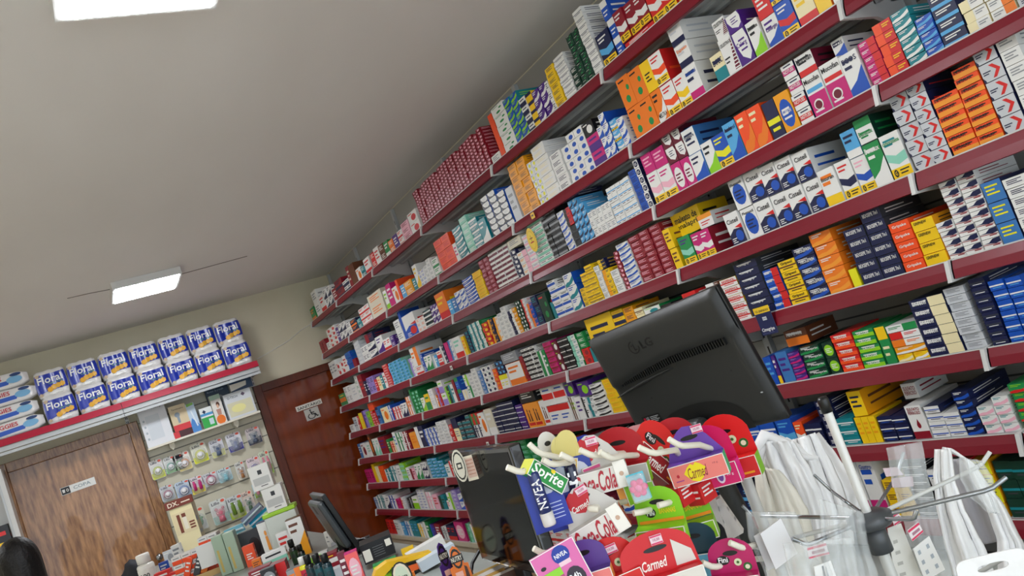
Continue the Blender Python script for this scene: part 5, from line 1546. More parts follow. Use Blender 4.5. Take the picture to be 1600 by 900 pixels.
sheet('plastic_bag', [(1185, 690), (1190, 725), (1205, 760), (1225, 800), (1240, 850)], [(1240, 690), (1262, 725), (1280, 765), (1292, 805), (1300, 850)], 1.38, .016, 2.5, M_BAG, 'white folded plastic bag under the bunch of handles', 'plastic bag', 3, group=G_)
sheet('plastic_bag', [(1178, 728), (1182, 770), (1186, 810), (1192, 850), (1200, 905)], [(1215, 735), (1238, 760), (1262, 795), (1275, 850), (1290, 905)], 1.33, .014, 2, mat('#ece7da', .45, 0, 'creamy_plastic_film', alpha=.95, bump=1.0, bscale=30), 'creamy white plastic bag at left of the bunch', 'plastic bag', 4, group=G_)
q = MB(); c0 = at(1205, 700, 1.36)
for k in range(5):
    x = 1178 + k * 9; q.tube([at(x, 722 + k, 1.36 + k * .01) - c0, at(x + 4, 700, 1.35 + k * .01) - c0, at(x + 16, 680 + k * 3, 1.35 + k * .01) - c0, at(x + 30, 684 + k * 4, 1.36 + k * .01) - c0, at(x + 44, 706 + k * 2, 1.37 + k * .01) - c0, at(x + 62, 712 + k, 1.38 + k * .01) - c0], [.004, .007, .010, .009, .008, .005], M_BAG, 10)
tag(q.build('gathered_bags', None, c0), 'gathered white bag loops bunched at top of the hanging bags', 'plastic bag')
G2 = 'white shopping bag'
sheet('shopping_bag', [(1462, 702), (1458, 742), (1466, 800), (1480, 860), (1494, 910)], [(1484, 702), (1490, 755), (1508, 800), (1535, 848), (1560, 915)], 1.30, .012, 2, M_BAG, 'white shopping bag with open handle hanging at right, left half', 'shopping bag', 6)
sheet('shopping_bag', [(1472, 700), (1502, 712), (1533, 770), (1558, 840), (1562, 915)], [(1486, 702), (1518, 722), (1560, 780), (1598, 850), (1612, 915)], 1.33, .012, 1.5, M_BAG, 'white shopping bag hanging at right edge, right half', 'shopping bag', 7)
sheet('shopping_bag', [(1478, 720), (1490, 760), (1510, 805), (1535, 850)], [(1500, 716), (1530, 765), (1550, 800), (1562, 846)], 1.37, .006, 1, mat('#b4b1b6', .5, 0, 'shaded_bag_film', alpha=.95), 'inner layer of the shopping bag, its shade painted grey, seen through the handle hole', 'shopping bag', 8)  # bag inside: its shade is put into a greyer copy of the white film
# clear packets
G3 = 'clear packets on the chrome hooks'
sheet('clear_packet', [(1385, 700), (1398, 760), (1412, 820), (1425, 905)], [(1440, 690), (1455, 760), (1468, 830), (1490, 905)], 1.13, .006, 2, M_CLEAR, 'clear packet with white card right of the chrome hub', 'packet', 11, group=G3)
sheet('clear_packet', [(1500, 715), (1500, 750), (1520, 780), (1545, 800)], [(1530, 720), (1548, 745), (1556, 775), (1560, 802)], 1.10, .005, 1.5, M_CLEAR, 'empty clear packet on the long hooks at right', 'packet', 12, group=G3)
sheet('clear_packet', [(1280, 780), (1285, 830), (1292, 870), (1300, 910)], [(1345, 800), (1355, 850), (1365, 880), (1372, 910)], 1.06, .008, 3, M_CLEAR, 'crumpled clear packet with price sticker under the chrome hub', 'packet', 13, group=G3)
sheet('clear_packet', [(1165, 800), (1172, 840), (1190, 880), (1200, 910)], [(1240, 800), (1260, 840), (1280, 880), (1290, 910)], 1.10, .008, 3, M_CLEAR, 'clear packet with white cards at left end of the chrome hooks', 'packet', 14, group=G3)
sheet('clear_packet', [(1225, 850), (1228, 870), (1235, 890), (1240, 910)], [(1330, 840), (1335, 870), (1340, 890), (1345, 910)], 1.0, .01, 3, M_CLEAR, 'wide crumpled clear packet at the bottom edge below chrome hooks', 'packet', 15, group=G3)
def qcard(name, pts, d, base, label, cat, deco=None, th=.0015):
    P = [at(x, y, d) for x, y in pts]; c = sum(P, Vector()) / 4; n = CF * th
    q = MB(); v = [p - c for p in P] + [p - c + n for p in P]
    q.add(v, [(0, 1, 2, 3), (7, 6, 5, 4), (0, 4, 5, 1), (1, 5, 6, 2), (2, 6, 7, 3), (3, 7, 4, 0)], P_(base, 'card_stock'))
    if deco:
        for (u0, v0, u1, v1, col) in deco:
            f = lambda u, w_: (v[0] * (1 - u) * (1 - w_) + v[1] * u * (1 - w_) + v[2] * u * w_ + v[3] * (1 - u) * w_) - CF * .0004
            q.add([f(u0, v0), f(u1, v0), f(u1, v1), f(u0, v1)], [(0, 1, 2, 3)], P_(col))
    return tag(q.build(name, None, c), label, cat)
ST = [(0, .78, 1, .98, '#d8345c'), (0, .04, 1, .2, '#d8345c'), (.2, .35, .85, .6, '#a87888')]
qcard('paper_card', [(1400, 912), (1440, 900), (1408, 818), (1387, 826)], 1.11, '#e4e2da', 'white rounded card strip inside packet right of hub', 'card', [(.2, .1 + i * .2, .45, .16 + i * .2, '#b8b6ae') for i in range(4)])
qcard('paper_card', [(1446, 908), (1477, 890), (1452, 838), (1427, 858)], 1.09, '#eae9e6', 'white square card with small marks in right packet', 'card', [(.15 + .5 * (i % 2), .15 + .3 * (i // 2), .3 + .5 * (i % 2), .27 + .3 * (i // 2), '#a8b0b8') for i in range(6)])
qcard('price_sticker', [(1426, 846), (1443, 831), (1435, 816), (1418, 829)], 1.085, '#ece4e4', 'pink striped price sticker above the white square card', 'price sticker', ST)
qcard('price_sticker', [(1398, 822), (1412, 812), (1402, 800), (1392, 806)], 1.10, '#ece0e2', 'small price sticker near hub on right packet', 'price sticker', ST)
qcard('price_sticker', [(1264, 874), (1296, 866), (1290, 848), (1261, 856)], .99, '#ece4e6', 'pink and white price sticker on packet below left chrome hook', 'price sticker', ST)
qcard('price_sticker', [(1395, 762), (1428, 760), (1426, 744), (1393, 748)], 1.14, '#e4c8d0', 'pale pink blank sticker on packet behind right hooks', 'price sticker')
qcard('price_sticker', [(1385, 745), (1412, 742), (1402, 730), (1380, 732)], 1.145, '#e8d0d8', 'small pale pink sticker above the other pink one', 'price sticker')
qcard('paper_card', [(1212, 890), (1246, 864), (1220, 810), (1188, 834)], 1.07, '#e6e6e8', 'blank white card in packet at left chrome hooks', 'card')
qcard('paper_card', [(1200, 892), (1222, 880), (1196, 828), (1178, 838)], 1.085, '#d6d6d6', 'second blank white card behind the first at left hooks', 'card')
qcard('thermometer_card', [(1276, 912), (1308, 905), (1298, 876), (1272, 886)], .98, '#e8e8e6', 'white card with grey thermometer at the bottom edge', 'card', [(.42, .1, .52, .9, '#8a8e92'), (.6, .2, .66, .8, '#b0b4b8')])
# white bag with handle slot in lower right corner
P0 = at(1555, 898, 1.0); q = MB(); T = Matrix.Rotation(YAW0, 4, 'Z') @ Matrix.Rotation(.12, 4, 'Y')
n = 28; out = [(.046 * math.copysign(abs(math.cos(t)) ** .35, math.cos(t)), .026 * math.copysign(abs(math.sin(t)) ** .35, math.sin(t))) for t in [2 * math.pi * k / n for k in range(n)]]
inn = [(.020 * math.copysign(abs(math.cos(t)) ** .7, math.cos(t)), .010 + .005 * math.copysign(abs(math.sin(t)) ** .8, math.sin(t))) for t in [2 * math.pi * k / n for k in range(n)]]
vs = [T @ Vector((p[0], 0, p[1])) for p in out] + [T @ Vector((p[0], 0, p[1])) for p in inn]
q.add(vs, [(k, (k + 1) % n, (k + 1) % n + n, k + n) for k in range(n)], M_BAG); o = q.build('slotted_bag', None, P0); mod(o, 'SOLIDIFY', thickness=.002)
tag(o, 'white plastic bag handle with oval slot in bottom right corner', 'plastic bag')
q = MB(); P1 = at(1512, 893, 1.03); q.tube([at(1448 + 70, 902, 1.03) - P1, at(1585, 862, 1.03) - P1], .003, M_POLE, 8)
tag(q.build('hook_end', None, P1), 'pale hook end poking through the bag handle slot', 'hook')
# ------------------------------------------------------------------ things on the counters
def item(px, py, wpx, hpx, dp, base, motif, c, label, cat, name='product_box', text=None, tx=(.1, .5, .9, .9), side=None, yaw=0, roll=0, z=ZN, group=None, lift=0, tcol=None, pitch=0):
    P = on_z(px, py, z); d = (P - EYE).dot(CF); w, h = wpx * d / FPX, hpx * d / FPX
    M = Matrix.Translation((P.x, P.y, z + .0008 + lift)) @ Matrix.Rotation(-.3 + yaw, 4, 'Z') @ Matrix.Rotation(pitch, 4, 'X') @ Matrix.Rotation(roll, 4, 'Y')
    me = carton_mesh(w, h, dp, base, side or base, motif, c, text, tx, tcol); me.name = name
    o = bpy.data.objects.new(name, me); COL.objects.link(o); o.matrix_world = M
    tag(o, label, cat, group); return o, w, h, d
def bottle(px, py, wpx, hpx, body, cap, label_c, label, cat='bottle', name='bottle', z=ZN, text=None, shoulder=.72):
    P = on_z(px, py, z); d = (P - EYE).dot(CF); r_, h = wpx * d / FPX / 2, hpx * d / FPX
    r = empty(name, (P.x, P.y, z + .0008), -.3, label, cat)
    q = MB(); q.lathe([(0, 0), (r_ * .94, 0), (r_, h * .03), (r_, h * (shoulder - .06)), (r_ * .85, h * (shoulder - .01)), (r_ * .6, h * shoulder), (r_ * .6, h * (shoulder + .03)), (0, h * (shoulder + .03))], mat(body, .25, name='bottle_body', coat=.4), 22); q.build('body', r)
    q = MB(); q.lathe([(0, h * (shoulder + .02)), (r_ * .78, h * (shoulder + .02)), (r_ * .78, h * .97), (r_ * .7, h), (0, h)], mat(cap, .35, name='bottle_cap'), 22); q.build('cap', r)
    q = MB(); n = 12; a0 = -math.pi * .95; a1 = -math.pi * .05
    vs = [(1.012 * r_ * math.cos(a0 + (a1 - a0) * k / n), 1.012 * r_ * math.sin(a0 + (a1 - a0) * k / n), zz) for zz in (h * .12, h * (shoulder - .14)) for k in range(n + 1)]
    q.add(vs, [(k, k + 1, k + n + 2, k + n + 1) for k in range(n)], P_(label_c, 'bottle_label'), True)
    q.text(text or 'VITA', -r_ * .5, h * .34, r_ * .5, h * .46, -r_ * 1.06, P_('#2a2a2e')); q.build('label', r)
    return r
# tan cosmetics stand
o, w, h, d = item(304, 862, 34, 74, .12, 'c', 'none', 'bE', 'tall tan cosmetics display box with brown header at left of the counter', 'display box', 'display_box', side='#b8a888')
q = MB(); q.bbox(-w * .62, -.006, h, w * .62, .02, h + .055, P_('#7a3428', 'brown_header'), .001, seg=1); q.text('DX.', -w * .5, h + .012, w * .0, h + .044, -.0075, P_('#f0e4d0')); q.rect(w * .1, h + .02, w * .5, h + .028, -.0075, P_('#f0e4d0'))
q.build('header', o)
q = MB(); br = P_('#7a3c2c', 'brown_tube_print'); q.rect(-w * .46, h * .42, w * .46, h * .88, -.0009, P_('#e6d6ac'))
q.rect(-w * .28, h * .45, -w * .14, h * .84, -.0014, br); q.rect(-w * .06, h * .5, w * .12, h * .84, -.0014, P_('#f0e8d4')); q.rect(-w * .06, h * .76, w * .12, h * .84, -.0018, br)
for i in range(3): q.rect(w * .18, h * (.48 + i * .06), w * .42, h * (.515 + i * .06), -.0014, br)
q.build('picture_panel', o)
# dark bag, white bottle, small things at the left end
q = MB(); bm = bmesh.new(); bmesh.ops.create_icosphere(bm, subdivisions=3, radius=1)
for v in bm.verts:
    n_ = .12 * math.sin(5 * v.co.x + 3 * v.co.z) + .08 * math.sin(9 * v.co.y + 4 * v.co.x); v.co = Vector((v.co.x * .085 * (1 + n_), v.co.y * .06 * (1 + n_), max(-.8, v.co.z) * .10 * (1 + n_) + .08))
q.bm(bm, mat('#10131e', .7, name='dark_navy_cloth', bump=.4), smooth=True); P = on_z(222, 922, ZN)
tag(q.build('cloth_pouch', None, (P.x, P.y, ZN + .001), -.3), 'crumpled dark navy pouch at left end of the counter, beside the white bottle', 'pouch')
bottle(238, 918, 26, 54, '#e6e4dc', '#eceae4', '#e9e7e0', 'white pill bottle with wide white cap at left end of the counter', text='100')
item(262, 902, 14, 24, .05, 'B', 'band', 'TW', 'small blue box behind the white pill bottle', 'box', yaw=.2)
item(259, 915, 24, 22, .06, 'R', 'half', 'KW', 'red and black box right of the white pill bottle', 'box')
item(279, 915, 18, 22, .06, 'R', 'half', 'KW', 'second red and black box touching the first one', 'box')
item(268, 880, 16, 20, .04, 'e', 'dot', 'EW', 'small silver box behind the red and black boxes', 'box', yaw=.2)
item(285, 884, 14, 34, .05, 'W', 'band', 'RE', 'narrow white and red tube box left of the orange carton grid', 'box', roll=-.05)
# tray of orange and white cartons
P = on_z(318, 905, ZN); d = (P - EYE).dot(CF); u = d / FPX
r = empty('carton_tray', (P.x, P.y, ZN + .0008), -.34, 'pale green and wood tray with wire frame holding small orange cartons', 'tray')
w = 86 * u; q = MB(); q.box(-w / 2, 0, 0, w / 2, .16, .02, P_('#b8c8b0', 'pale_green_tray')); q.box(-w / 2, -.004, 0, w / 2, 0, .03, M_EDGE); q.build('tray', r)
q = MB()
for x in (w * .40, w * .50): q.tube([(x, -.006, .0), (x, -.006, .16), (x - .02, .03, .17)], .003, M_HOOK, 6); 
q.tube([(w * .40, -.006, .1), (w * .50, -.006, .1)], .003, M_HOOK, 6); q.build('wire_frame', r)
cw = 15.2 * u; chh = 13.5 * u
me = carton_mesh(cw * .96, chh * .96, .09, 'W', '#cfcac4', 'half', 'oE', None, None); base_m = r.matrix_world
Rm = Matrix.Translation((P.x, P.y, ZN + .0008)) @ Matrix.Rotation(-.34, 4, 'Z')
for row in range(4):
    for c_ in range(5):
        if row == 3 and c_ < 3: continue
        o = bpy.data.objects.new('small_carton', me); COL.objects.link(o)
        o.matrix_world = Rm @ Matrix.Translation((-w / 2 + .006 + cw * (c_ + .5), .05 + random.uniform(0, .004), .021 + row * chh))
        tag(o, 'small white and orange carton in the tray, %s column, %s row' % (CORD[c_], ORD[row] if row else 'bottom'), 'small carton', 'orange and white cartons stacked in the tray')
for i, (x, rr, c1, lb) in enumerate(((-.30, -.45, 'o', 'orange tube box leaning in front of the carton grid, leftmost'), (-.12, -.5, 'k', 'dark grey tube box leaning in front of the carton grid'), (.02, -.55, 'O', 'orange tube box leaning right of the dark grey one'))):
    me2 = carton_mesh(.03, .11, .02, c1, c1, 'bars', 'WW', None, None); o = bpy.data.objects.new('tube_box', me2); COL.objects.link(o)
    o.matrix_world = Rm @ Matrix.Translation((x * w - .0, .016, .028)) @ Matrix.Rotation(-rr, 4, 'Y'); tag(o, lb, 'tube box')
o = bpy.data.objects.new('small_carton', carton_mesh(.13, .12, .012, 'W', 'W', 'none', 'RE', None, None)); COL.objects.link(o); o.matrix_world = Rm @ Matrix.Translation((w * .26, -.012, .05)) @ Matrix.Rotation(.0, 4, 'Y')
tag(o, 'plain white square card box standing in front of the carton grid', 'card box')
# pale green boxes, orange pack, cyan brushes
MGL = mat('#a9bda6', .3, 0, 'pale_green_plastic', alpha=.92)
for (px, py, wp, lb) in ((356, 898, 17, 'pale green tall plastic box, left of its pair'), (374, 892, 17, 'pale green tall plastic box, right of its pair')):
    P = on_z(px, py, ZN); d = (P - EYE).dot(CF); u = d / FPX; q = MB(); q.bbox(-wp * u / 2, 0, 0, wp * u / 2, .07, 62 * u, MGL, .003); q.rect(-wp * u * .3, 5 * u, -wp * u * .1, 40 * u, -.0005, P_('#c8b060'))
    tag(q.build('plastic_box', None, (P.x, P.y, ZN + .001), -.35), lb, 'plastic box', 'pair of pale green boxes')
item(396, 884, 17, 32, .05, 'o', 'oval', 'oW', 'orange hanging pack among the dark accessories', 'pack', lift=.0)
item(392, 872, 22, 34, .06, 'K', 'strip', 'kE', 'black accessory box behind the orange pack', 'box')
item(414, 866, 20, 36, .05, 'N', 'mid', 'Yk', 'navy and yellow box right of the black accessory box', 'box')
item(402, 874, 34, 46, .05, 'k', 'dot', 'Kk', 'charcoal accessory stand under the cyan toothbrush pack', 'stand', name='accessory_stand')
item(405, 892, 14, 18, .05, 'O', 'bars', 'bW', 'small orange box below the navy and yellow one', 'box')
for (a, b, col, lb) in (((392, 822), (425, 792), '#2ab8dc', 'bright cyan toothbrush pack lying slanted across the accessories'), ((380, 818), (408, 790), '#8a90a8', 'grey clear toothbrush pack beside the cyan one'), ((352, 836), (380, 824), '#7cc4dc', 'pale blue toothbrush at left of the cyan pack')):
    d_ = 4.27; A, B = at(*a, d_), at(*b, d_ - .1); dr = (B - A); L_ = dr.length; q = MB()
    n_ = dr.normalized(); s_ = CF.cross(n_).normalized() * .022
    v = [A - s_, B - s_, B + s_ * .8, A + s_]; bk = CF * .015; c_ = (A + B) / 2
    q.add([x - c_ for x in v] + [x - c_ + bk for x in v], [(0, 1, 2, 3), (7, 6, 5, 4), (0, 4, 5, 1), (1, 5, 6, 2), (2, 6, 7, 3), (3, 7, 4, 0)], P_(col, 'brush_pack'))
    q.tube([A - c_ - CF * .004, B - c_ - CF * .004], .006, P_('#d8ecf4', 'brush_handle'), 6); tag(q.build('toothbrush_pack', None, c_), lb, 'toothbrush')
# boxes behind
item(432, 872, 27, 60, .08, 'W', 'people', 'mB', 'white and navy box with figure picture in the middle of the counter', 'box', side='N', group=None)
item(432, 884, 30, 20, .06, 'N', 'bars', 'WS', 'low navy box in front of the figure box', 'box', roll=-.06)
P = on_z(458, 868, ZN); d = (P - EYE).dot(CF); u = d / FPX
r = empty('clear_riser', (P.x, P.y, ZN + .001), -.3, 'clear and lime green riser under the two white boxes', 'display riser')
q = MB(); q.bbox(-.075, 0, 0, .075, .12, 74 * u - .02, mat('#c9cec4', .3, name='milky_box'), .004); q.build('box_body', r)
q = MB(); q.bbox(-.08, -.004, 74 * u - .02, .08, .124, 74 * u, P_('#9ccc20', 'lime_lid'), .004); q.build('lid', r)
zt_ = ZN + .002 + 74 * u; bw = 31 * u; bh = 38 * u; lblE = '#e4e2dc'
for i, (dx, lb) in enumerate(((0.0, 'white box with small black square, lower of two before the dark door'), (-.028, 'white box with small black square, upper of two before the dark door'))):
    q = MB(); q.bbox(-bw / 2, 0, 0, bw / 2, .1, bh, P_(lblE, 'white_carton'), .001, seg=1); q.rect(-bw * .08, bh * .62, bw * .12, bh * .8, -.0005, M_BLACK); q.rect(-bw * .4, bh * .2, bw * .4, bh * .5, -.0004, P_('#bcbcb8')); q.rect(-bw * .1, bh * .12, bw * .25, bh * .15, -.0006, M_BLACK)
    tag(q.build('white_box', None, (P.x + dx, P.y, zt_ + i * (bh + .0005)), -.3), lb, 'box', 'two stacked white boxes')
item(476, 868, 24, 60, .07, 'W', 'diag', 'Ab', 'white and amber box with round mark beside the edge-on monitor', 'box', side='b')
item(454, 874, 20, 44, .05, 'W', 'band', 'bR', 'white and brown box between the figure box and amber box', 'box')
item(437, 893, 38, 22, .05, 'W', 'half', 'MK', 'long white box with small face picture lying in front', 'box', roll=-.03, lift=.03)
item(441, 906, 24, 26, .09, 'R', 'none', 'RR', 'plain coral red box below the long white face box', 'box', side='C')
item(412, 912, 34, 24, .08, 'C', 'diag', 'KW', 'dark red box at the bottom edge left of the coral one', 'box')
item(426, 918, 22, 30, .05, 'K', 'oval', 'EW', 'black box with grey oval at bottom edge', 'box')
bottle(466, 884, 12, 42, '#141612', '#0e0f0e', '#1f3a1c', 'dark green bottle in front of the amber box', text='BIO')
bottle(478, 886, 11, 36, '#101413', '#101010', '#16302c', 'dark bottle right of the dark green bottle', text='OIL')
item(467, 918, 22, 30, .05, 'E', 'right', 'OO', 'grey and orange box at the bottom edge', 'box', side='k')
bottle(484, 915, 13, 46, '#d8d41c', '#e8e8e4', '#c81c3c', 'small yellow bottle with white cap', text='C')
bottle(494, 916, 14, 50, '#10141a', '#0c0c0e', '#1c3a40', 'black capped dark bottle, leftmost of three', text='MEN')
bottle(508, 916, 15, 52, '#123038', '#0c0c0e', '#1c5058', 'black capped teal bottle, middle of three', text='MEN')
bottle(521, 914, 15, 50, '#123038', '#0c0c0e', '#1c5058', 'black capped teal bottle, rightmost of three', text='AZZ')
item(488, 884, 34, 10, .05, 'g', 'none', 'gg', 'flat lime green box behind the yellow bottle', 'box')
item(492, 880, 46, 11, .05, 'W', 'band', 'BW', 'flat white and blue box on the counter before the edge-on monitor', 'box')
item(516, 888, 34, 20, .08, 'C', 'mid', 'WY', 'red box with white label right of the flat white and blue box', 'box', lift=0)
item(532, 906, 26, 18, .06, 'e', 'none', 'EE', 'silver grey box right of the three dark bottles', 'box')
item(549, 916, 12, 54, .035, 'x', 'bars', 'Wg', 'dark wine tube box with lime cap end', 'box', text=None)
item(564, 914, 20, 52, .05, '#ee6060', 'oval', 'pW', 'coral pink box right of the dark wine one', 'box', side='P')
# black carton, lime carton
o, w, h, d = item(598, 882, 50, 30, .12, 'K', 'none', 'Ek', 'black carton with two white printed squares', 'box', roll=.0, lift=.02)
q = MB(); q.rect(-w * .46, h * .1, -w * .22, h * .7, -.0012, P_('#e6e4d8')); q.rect(w * .28, h * .5, w * .46, h * .85, -.0012, P_('#e6e4d8'))
for i in range(5): q.rect(-w * .14, h * (.2 + i * .12), w * .2, h * (.23 + i * .12), -.0012, P_('#6a6c6e'))
q.build('printed_panel', o)
item(610, 906, 38, 28, .05, 'g', 'none', 'KK', 'lime green carton with dark lettering in front of the black one', 'box', text='ACELANA', tx=(.15, .35, .8, .55), side='G')
# yellow device
P = on_z(640, 902, ZN); r = empty('tape_dispenser', (P.x, P.y, ZN + .001), -.2, 'yellow and orange tape dispenser shaped holder on the grey counter', 'dispenser')
Y_ = mat('#e8b81c', .35, name='yellow_plastic'); q = MB()
q.prism([(-.11, 0), (-.115, .03), (-.09, .06), (-.05, .07), (.09, .045), (.095, .035), (-.04, .05), (-.07, .035), (-.08, 0)], 0, .05, Y_); q.build('body', r)
q = MB(); q.prism([(-.05, .01), (-.04, .042), (.11, .028), (.115, .012), (.10, .004), (-.04, .0)], .005, .045, M_BLACK); q.prism([(-.02, .012), (-.015, .034), (.095, .024), (.095, .010)], .002, .006, P_('#ee6a2c', 'orange_print')); q.build('orange_pack', r)
item(640, 868, 20, 10, .05, 'Y', 'none', 'YY', 'small yellow box behind the yellow dispenser', 'box')
for (px, py, lb, rl, c_) in ((672, 872, 'long white box lying slanted on the counter', -.12, 'W'), (690, 885, 'second long pale blue-white box in front of the first', -.1, '#c8d4de')):
    item(px, py, 62, 16, .05, c_, 'none', 'ep', lb, 'box', roll=rl, yaw=.1, lift=.012)
q = MB(); P = on_z(637, 925, ZN); q.prism([(.03 * math.cos(t), .045 + .045 * math.sin(t)) for t in [2 * math.pi * k / 22 for k in range(22)]], 0, .002, P_('#1c1c1e', 'card_stock')); q.ell(0, .045, .026, .041, -.0004, P_('#e8e0c8')); q.ell(0, .045, .020, .034, -.0008, P_('#d4e0c8')); q.text('Menta', -.016, .04, .016, .052, -.0012, P_('#1c2c1c'))
tag(q.build('shelf_card', None, (P.x, P.y, ZN + .001), -.5), 'oval cream and black card at the bottom edge before the yellow dispenser', 'card')
item(652, 918, 7, 24, .02, 'O', 'dot', 'YY', 'narrow orange box right of the oval card', 'box')
# bar displays
def bar_display(px, py, wpx, hpx, c1, c2, label, yaw=0, oval_top=True, txt='NUTRY', sub=None, d=None, tray=True):
    P = on_z(px, py, ZN); d = (P - EYE).dot(CF); u = d / FPX; w, h = wpx * u, hpx * u
    r = empty('snack_display', (P.x, P.y, ZN + .001), -.5 + yaw, label, 'snack display', 'snack bar display boxes')
    q = MB(); f = P_(c1, 'display_card'); k = P_('#171412', 'display_black'); wv = P_('#efe8d8', 'display_white')
    pts = [(-w / 2, 0), (-w / 2, h * .62), (-w * .30, h * .64), (-w * .32, h * .8), (-w * .2, h * .95), (0, h), (w * .2, h * .95), (w * .32, h * .8), (w * .30, h * .64), (w / 2, h * .62), (w / 2, 0)]
    q.prism(pts, 0, .003, f)
    q.ell(0, h * .76, w * .27, h * .19, -.0005, k); q.ell(0, h * .76, w * .2, h * .14, -.0009, f); q.rect(-w * .34, h * .69, w * .34, h * .83, -.0013, k); q.text(txt, -w * .29, h * .715, w * .29, h * .805, -.0018, wv)
    if sub: q.text(sub, -w * .3, h * .44, w * .3, h * .52, -.0006, P_('#6a2414')); q.ell(w * .18, h * .28, w * .11, h * .05, -.0006, P_('#f0c83c')); q.rect(-w * .36, h * .34, w * .0, h * .36, -.0006, P_('#a87a48')); q.rect(-w * .36, h * .28, -w * .05, h * .3, -.0006, P_('#a87a48'))
    else: q.rect(-w * .3, h * .42, w * .1, h * .52, -.0006, P_('#f4b8a8')); q.rect(-w * .12, h * .14, w * .28, h * .26, -.0006, wv); q.prism([(w * .18, h * .34), (w * .38, h * .3), (w * .38, h * .56), (w * .26, h * .6)], -.002, -.0004, P_(c2))
    q.build('printed_card', r)
    if tray:
        q = MB(); m_ = P_(c2, 'display_side'); q.box(-w / 2, .003, 0, w / 2, .10, .004, m_); q.box(-w / 2, .003, 0, -w / 2 + .002, .10, h * .3, m_); q.box(w / 2 - .002, .003, 0, w / 2, .10, h * .3, m_); q.box(-w / 2, .10, 0, w / 2, .102, h * .3, m_); q.build('tray', r)
    return r, w, h
bar_display(716, 935, 24, 90, '#4c2878', '#2c1440', 'purple snack display card, leftmost of the counter displays', yaw=.6)
bar_display(735, 935, 30, 84, '#ee7a20', '#4a2412', 'orange snack display card beside the purple one', yaw=.1)
bar_display(828, 905, 36, 82, '#d8b48c', '#4a2c18', 'brown snack display card behind the peach one', yaw=-.1, txt='NUTRY')
bar_display(808, 895, 38, 84, '#ecc48c', '#5a3820', 'peach cereal snack display card with bars in front', yaw=-.05, sub='CEREAL')
P = on_z(795, 925, ZN); r = empty('snack_tray', (P.x, P.y, ZN + .001), -.25, 'brown and yellow open tray of cereal bars at the bottom edge', 'tray')
q = MB(); w = .14; ty = P_('#e0b868', 'tray_yellow'); tb = P_('#4a2c18', 'tray_brown'); q.box(-w / 2, 0, 0, w / 2, .12, .003, ty); q.box(-w / 2, -.002, 0, w / 2, 0, .045, tb); q.box(-w / 2, .12, 0, w / 2, .122, .045, ty); q.box(-w / 2, 0, 0, -w / 2 + .002, .12, .045, tb); q.box(w / 2 - .002, 0, 0, w / 2, .12, .045, ty); q.build('tray', r)
for i in range(5):
    q = MB(); q.bbox(-.055, -.012, -.008, .055, .012, .008, mat('#b08a48' if i % 2 else '#c9c4bc', .25, .3, name='bar_wrapper', bump=.4), .005); q.rect(-.03, -.006, .03, .006, -.0122, P_('#5a3018'))
    o = q.build('cereal_bar', None, (P.x + (-.01 if i % 2 else .008), P.y + .025 + .02 * i, ZN + .016 + .004 * i)); o.rotation_euler = (.5, 0, -.25 + .08 * (i - 2)); tag(o, 'wrapped cereal bar in the brown tray, %s from the front' % CORD[i], 'cereal bar', 'cereal bars in the tray')
# cables and plug
q = MB(); c0 = at(760, 850, 2.2); q.tube([p - c0 for p in (at(778, 832, 2.25), at(765, 842, 2.22), at(748, 862, 2.2), at(738, 880, 2.18), at(735, 905, 2.15))], .005, M_BLACK, 8)
o = q.build('cable', None, c0); tag(o, 'black cable with blue plug hanging behind the orange snack display', 'cable')
q = MB(); q.tube([at(762, 842, 2.22) - c0, at(790, 826, 2.25) - c0], .014, P_('#2a4a90', 'blue_plug'), 10); q.build('plug', o)
q = MB(); c0 = on_z(560, 850, ZN); q.tube([p - c0 for p in (on_z(520, 862, ZN + .01), on_z(545, 846, ZN + .03), on_z(570, 842, ZN + .05), on_z(590, 850, ZN + .02), on_z(600, 862, ZN + .01))], .006, M_BLACK, 8)
tag(q.build('cable', None, c0), 'thick black cable loop right of the edge-on monitor', 'cable')
q = MB(); q.bbox(-.11, -.05, 0, .11, .05, .012, M_BLACK, .004)
for a_ in range(10):
    for b_ in range(4): q.box(-.1 + a_ * .02, -.04 + b_ * .02, .012, -.084 + a_ * .02, -.024 + b_ * .02, .017, M_MOND)
P = on_z(560, 862, ZN); tag(q.build('keyboard', None, (P.x, P.y, ZN + .001), .5), 'black keyboard lying between edge-on monitor and black carton', 'keyboard')
item(528, 850, 22, 24, .04, 'W', 'diag', 'eE', 'small crumpled white box right of the edge-on monitor', 'box', yaw=.5)
item(572, 858, 22, 16, .05, 'K', 'mid', 'xW', 'black and wine box behind the black carton', 'box')
item(592, 856, 20, 16, .05, 'K', 'mid', 'xW', 'second black and wine box, nearest the red shelving', 'box')
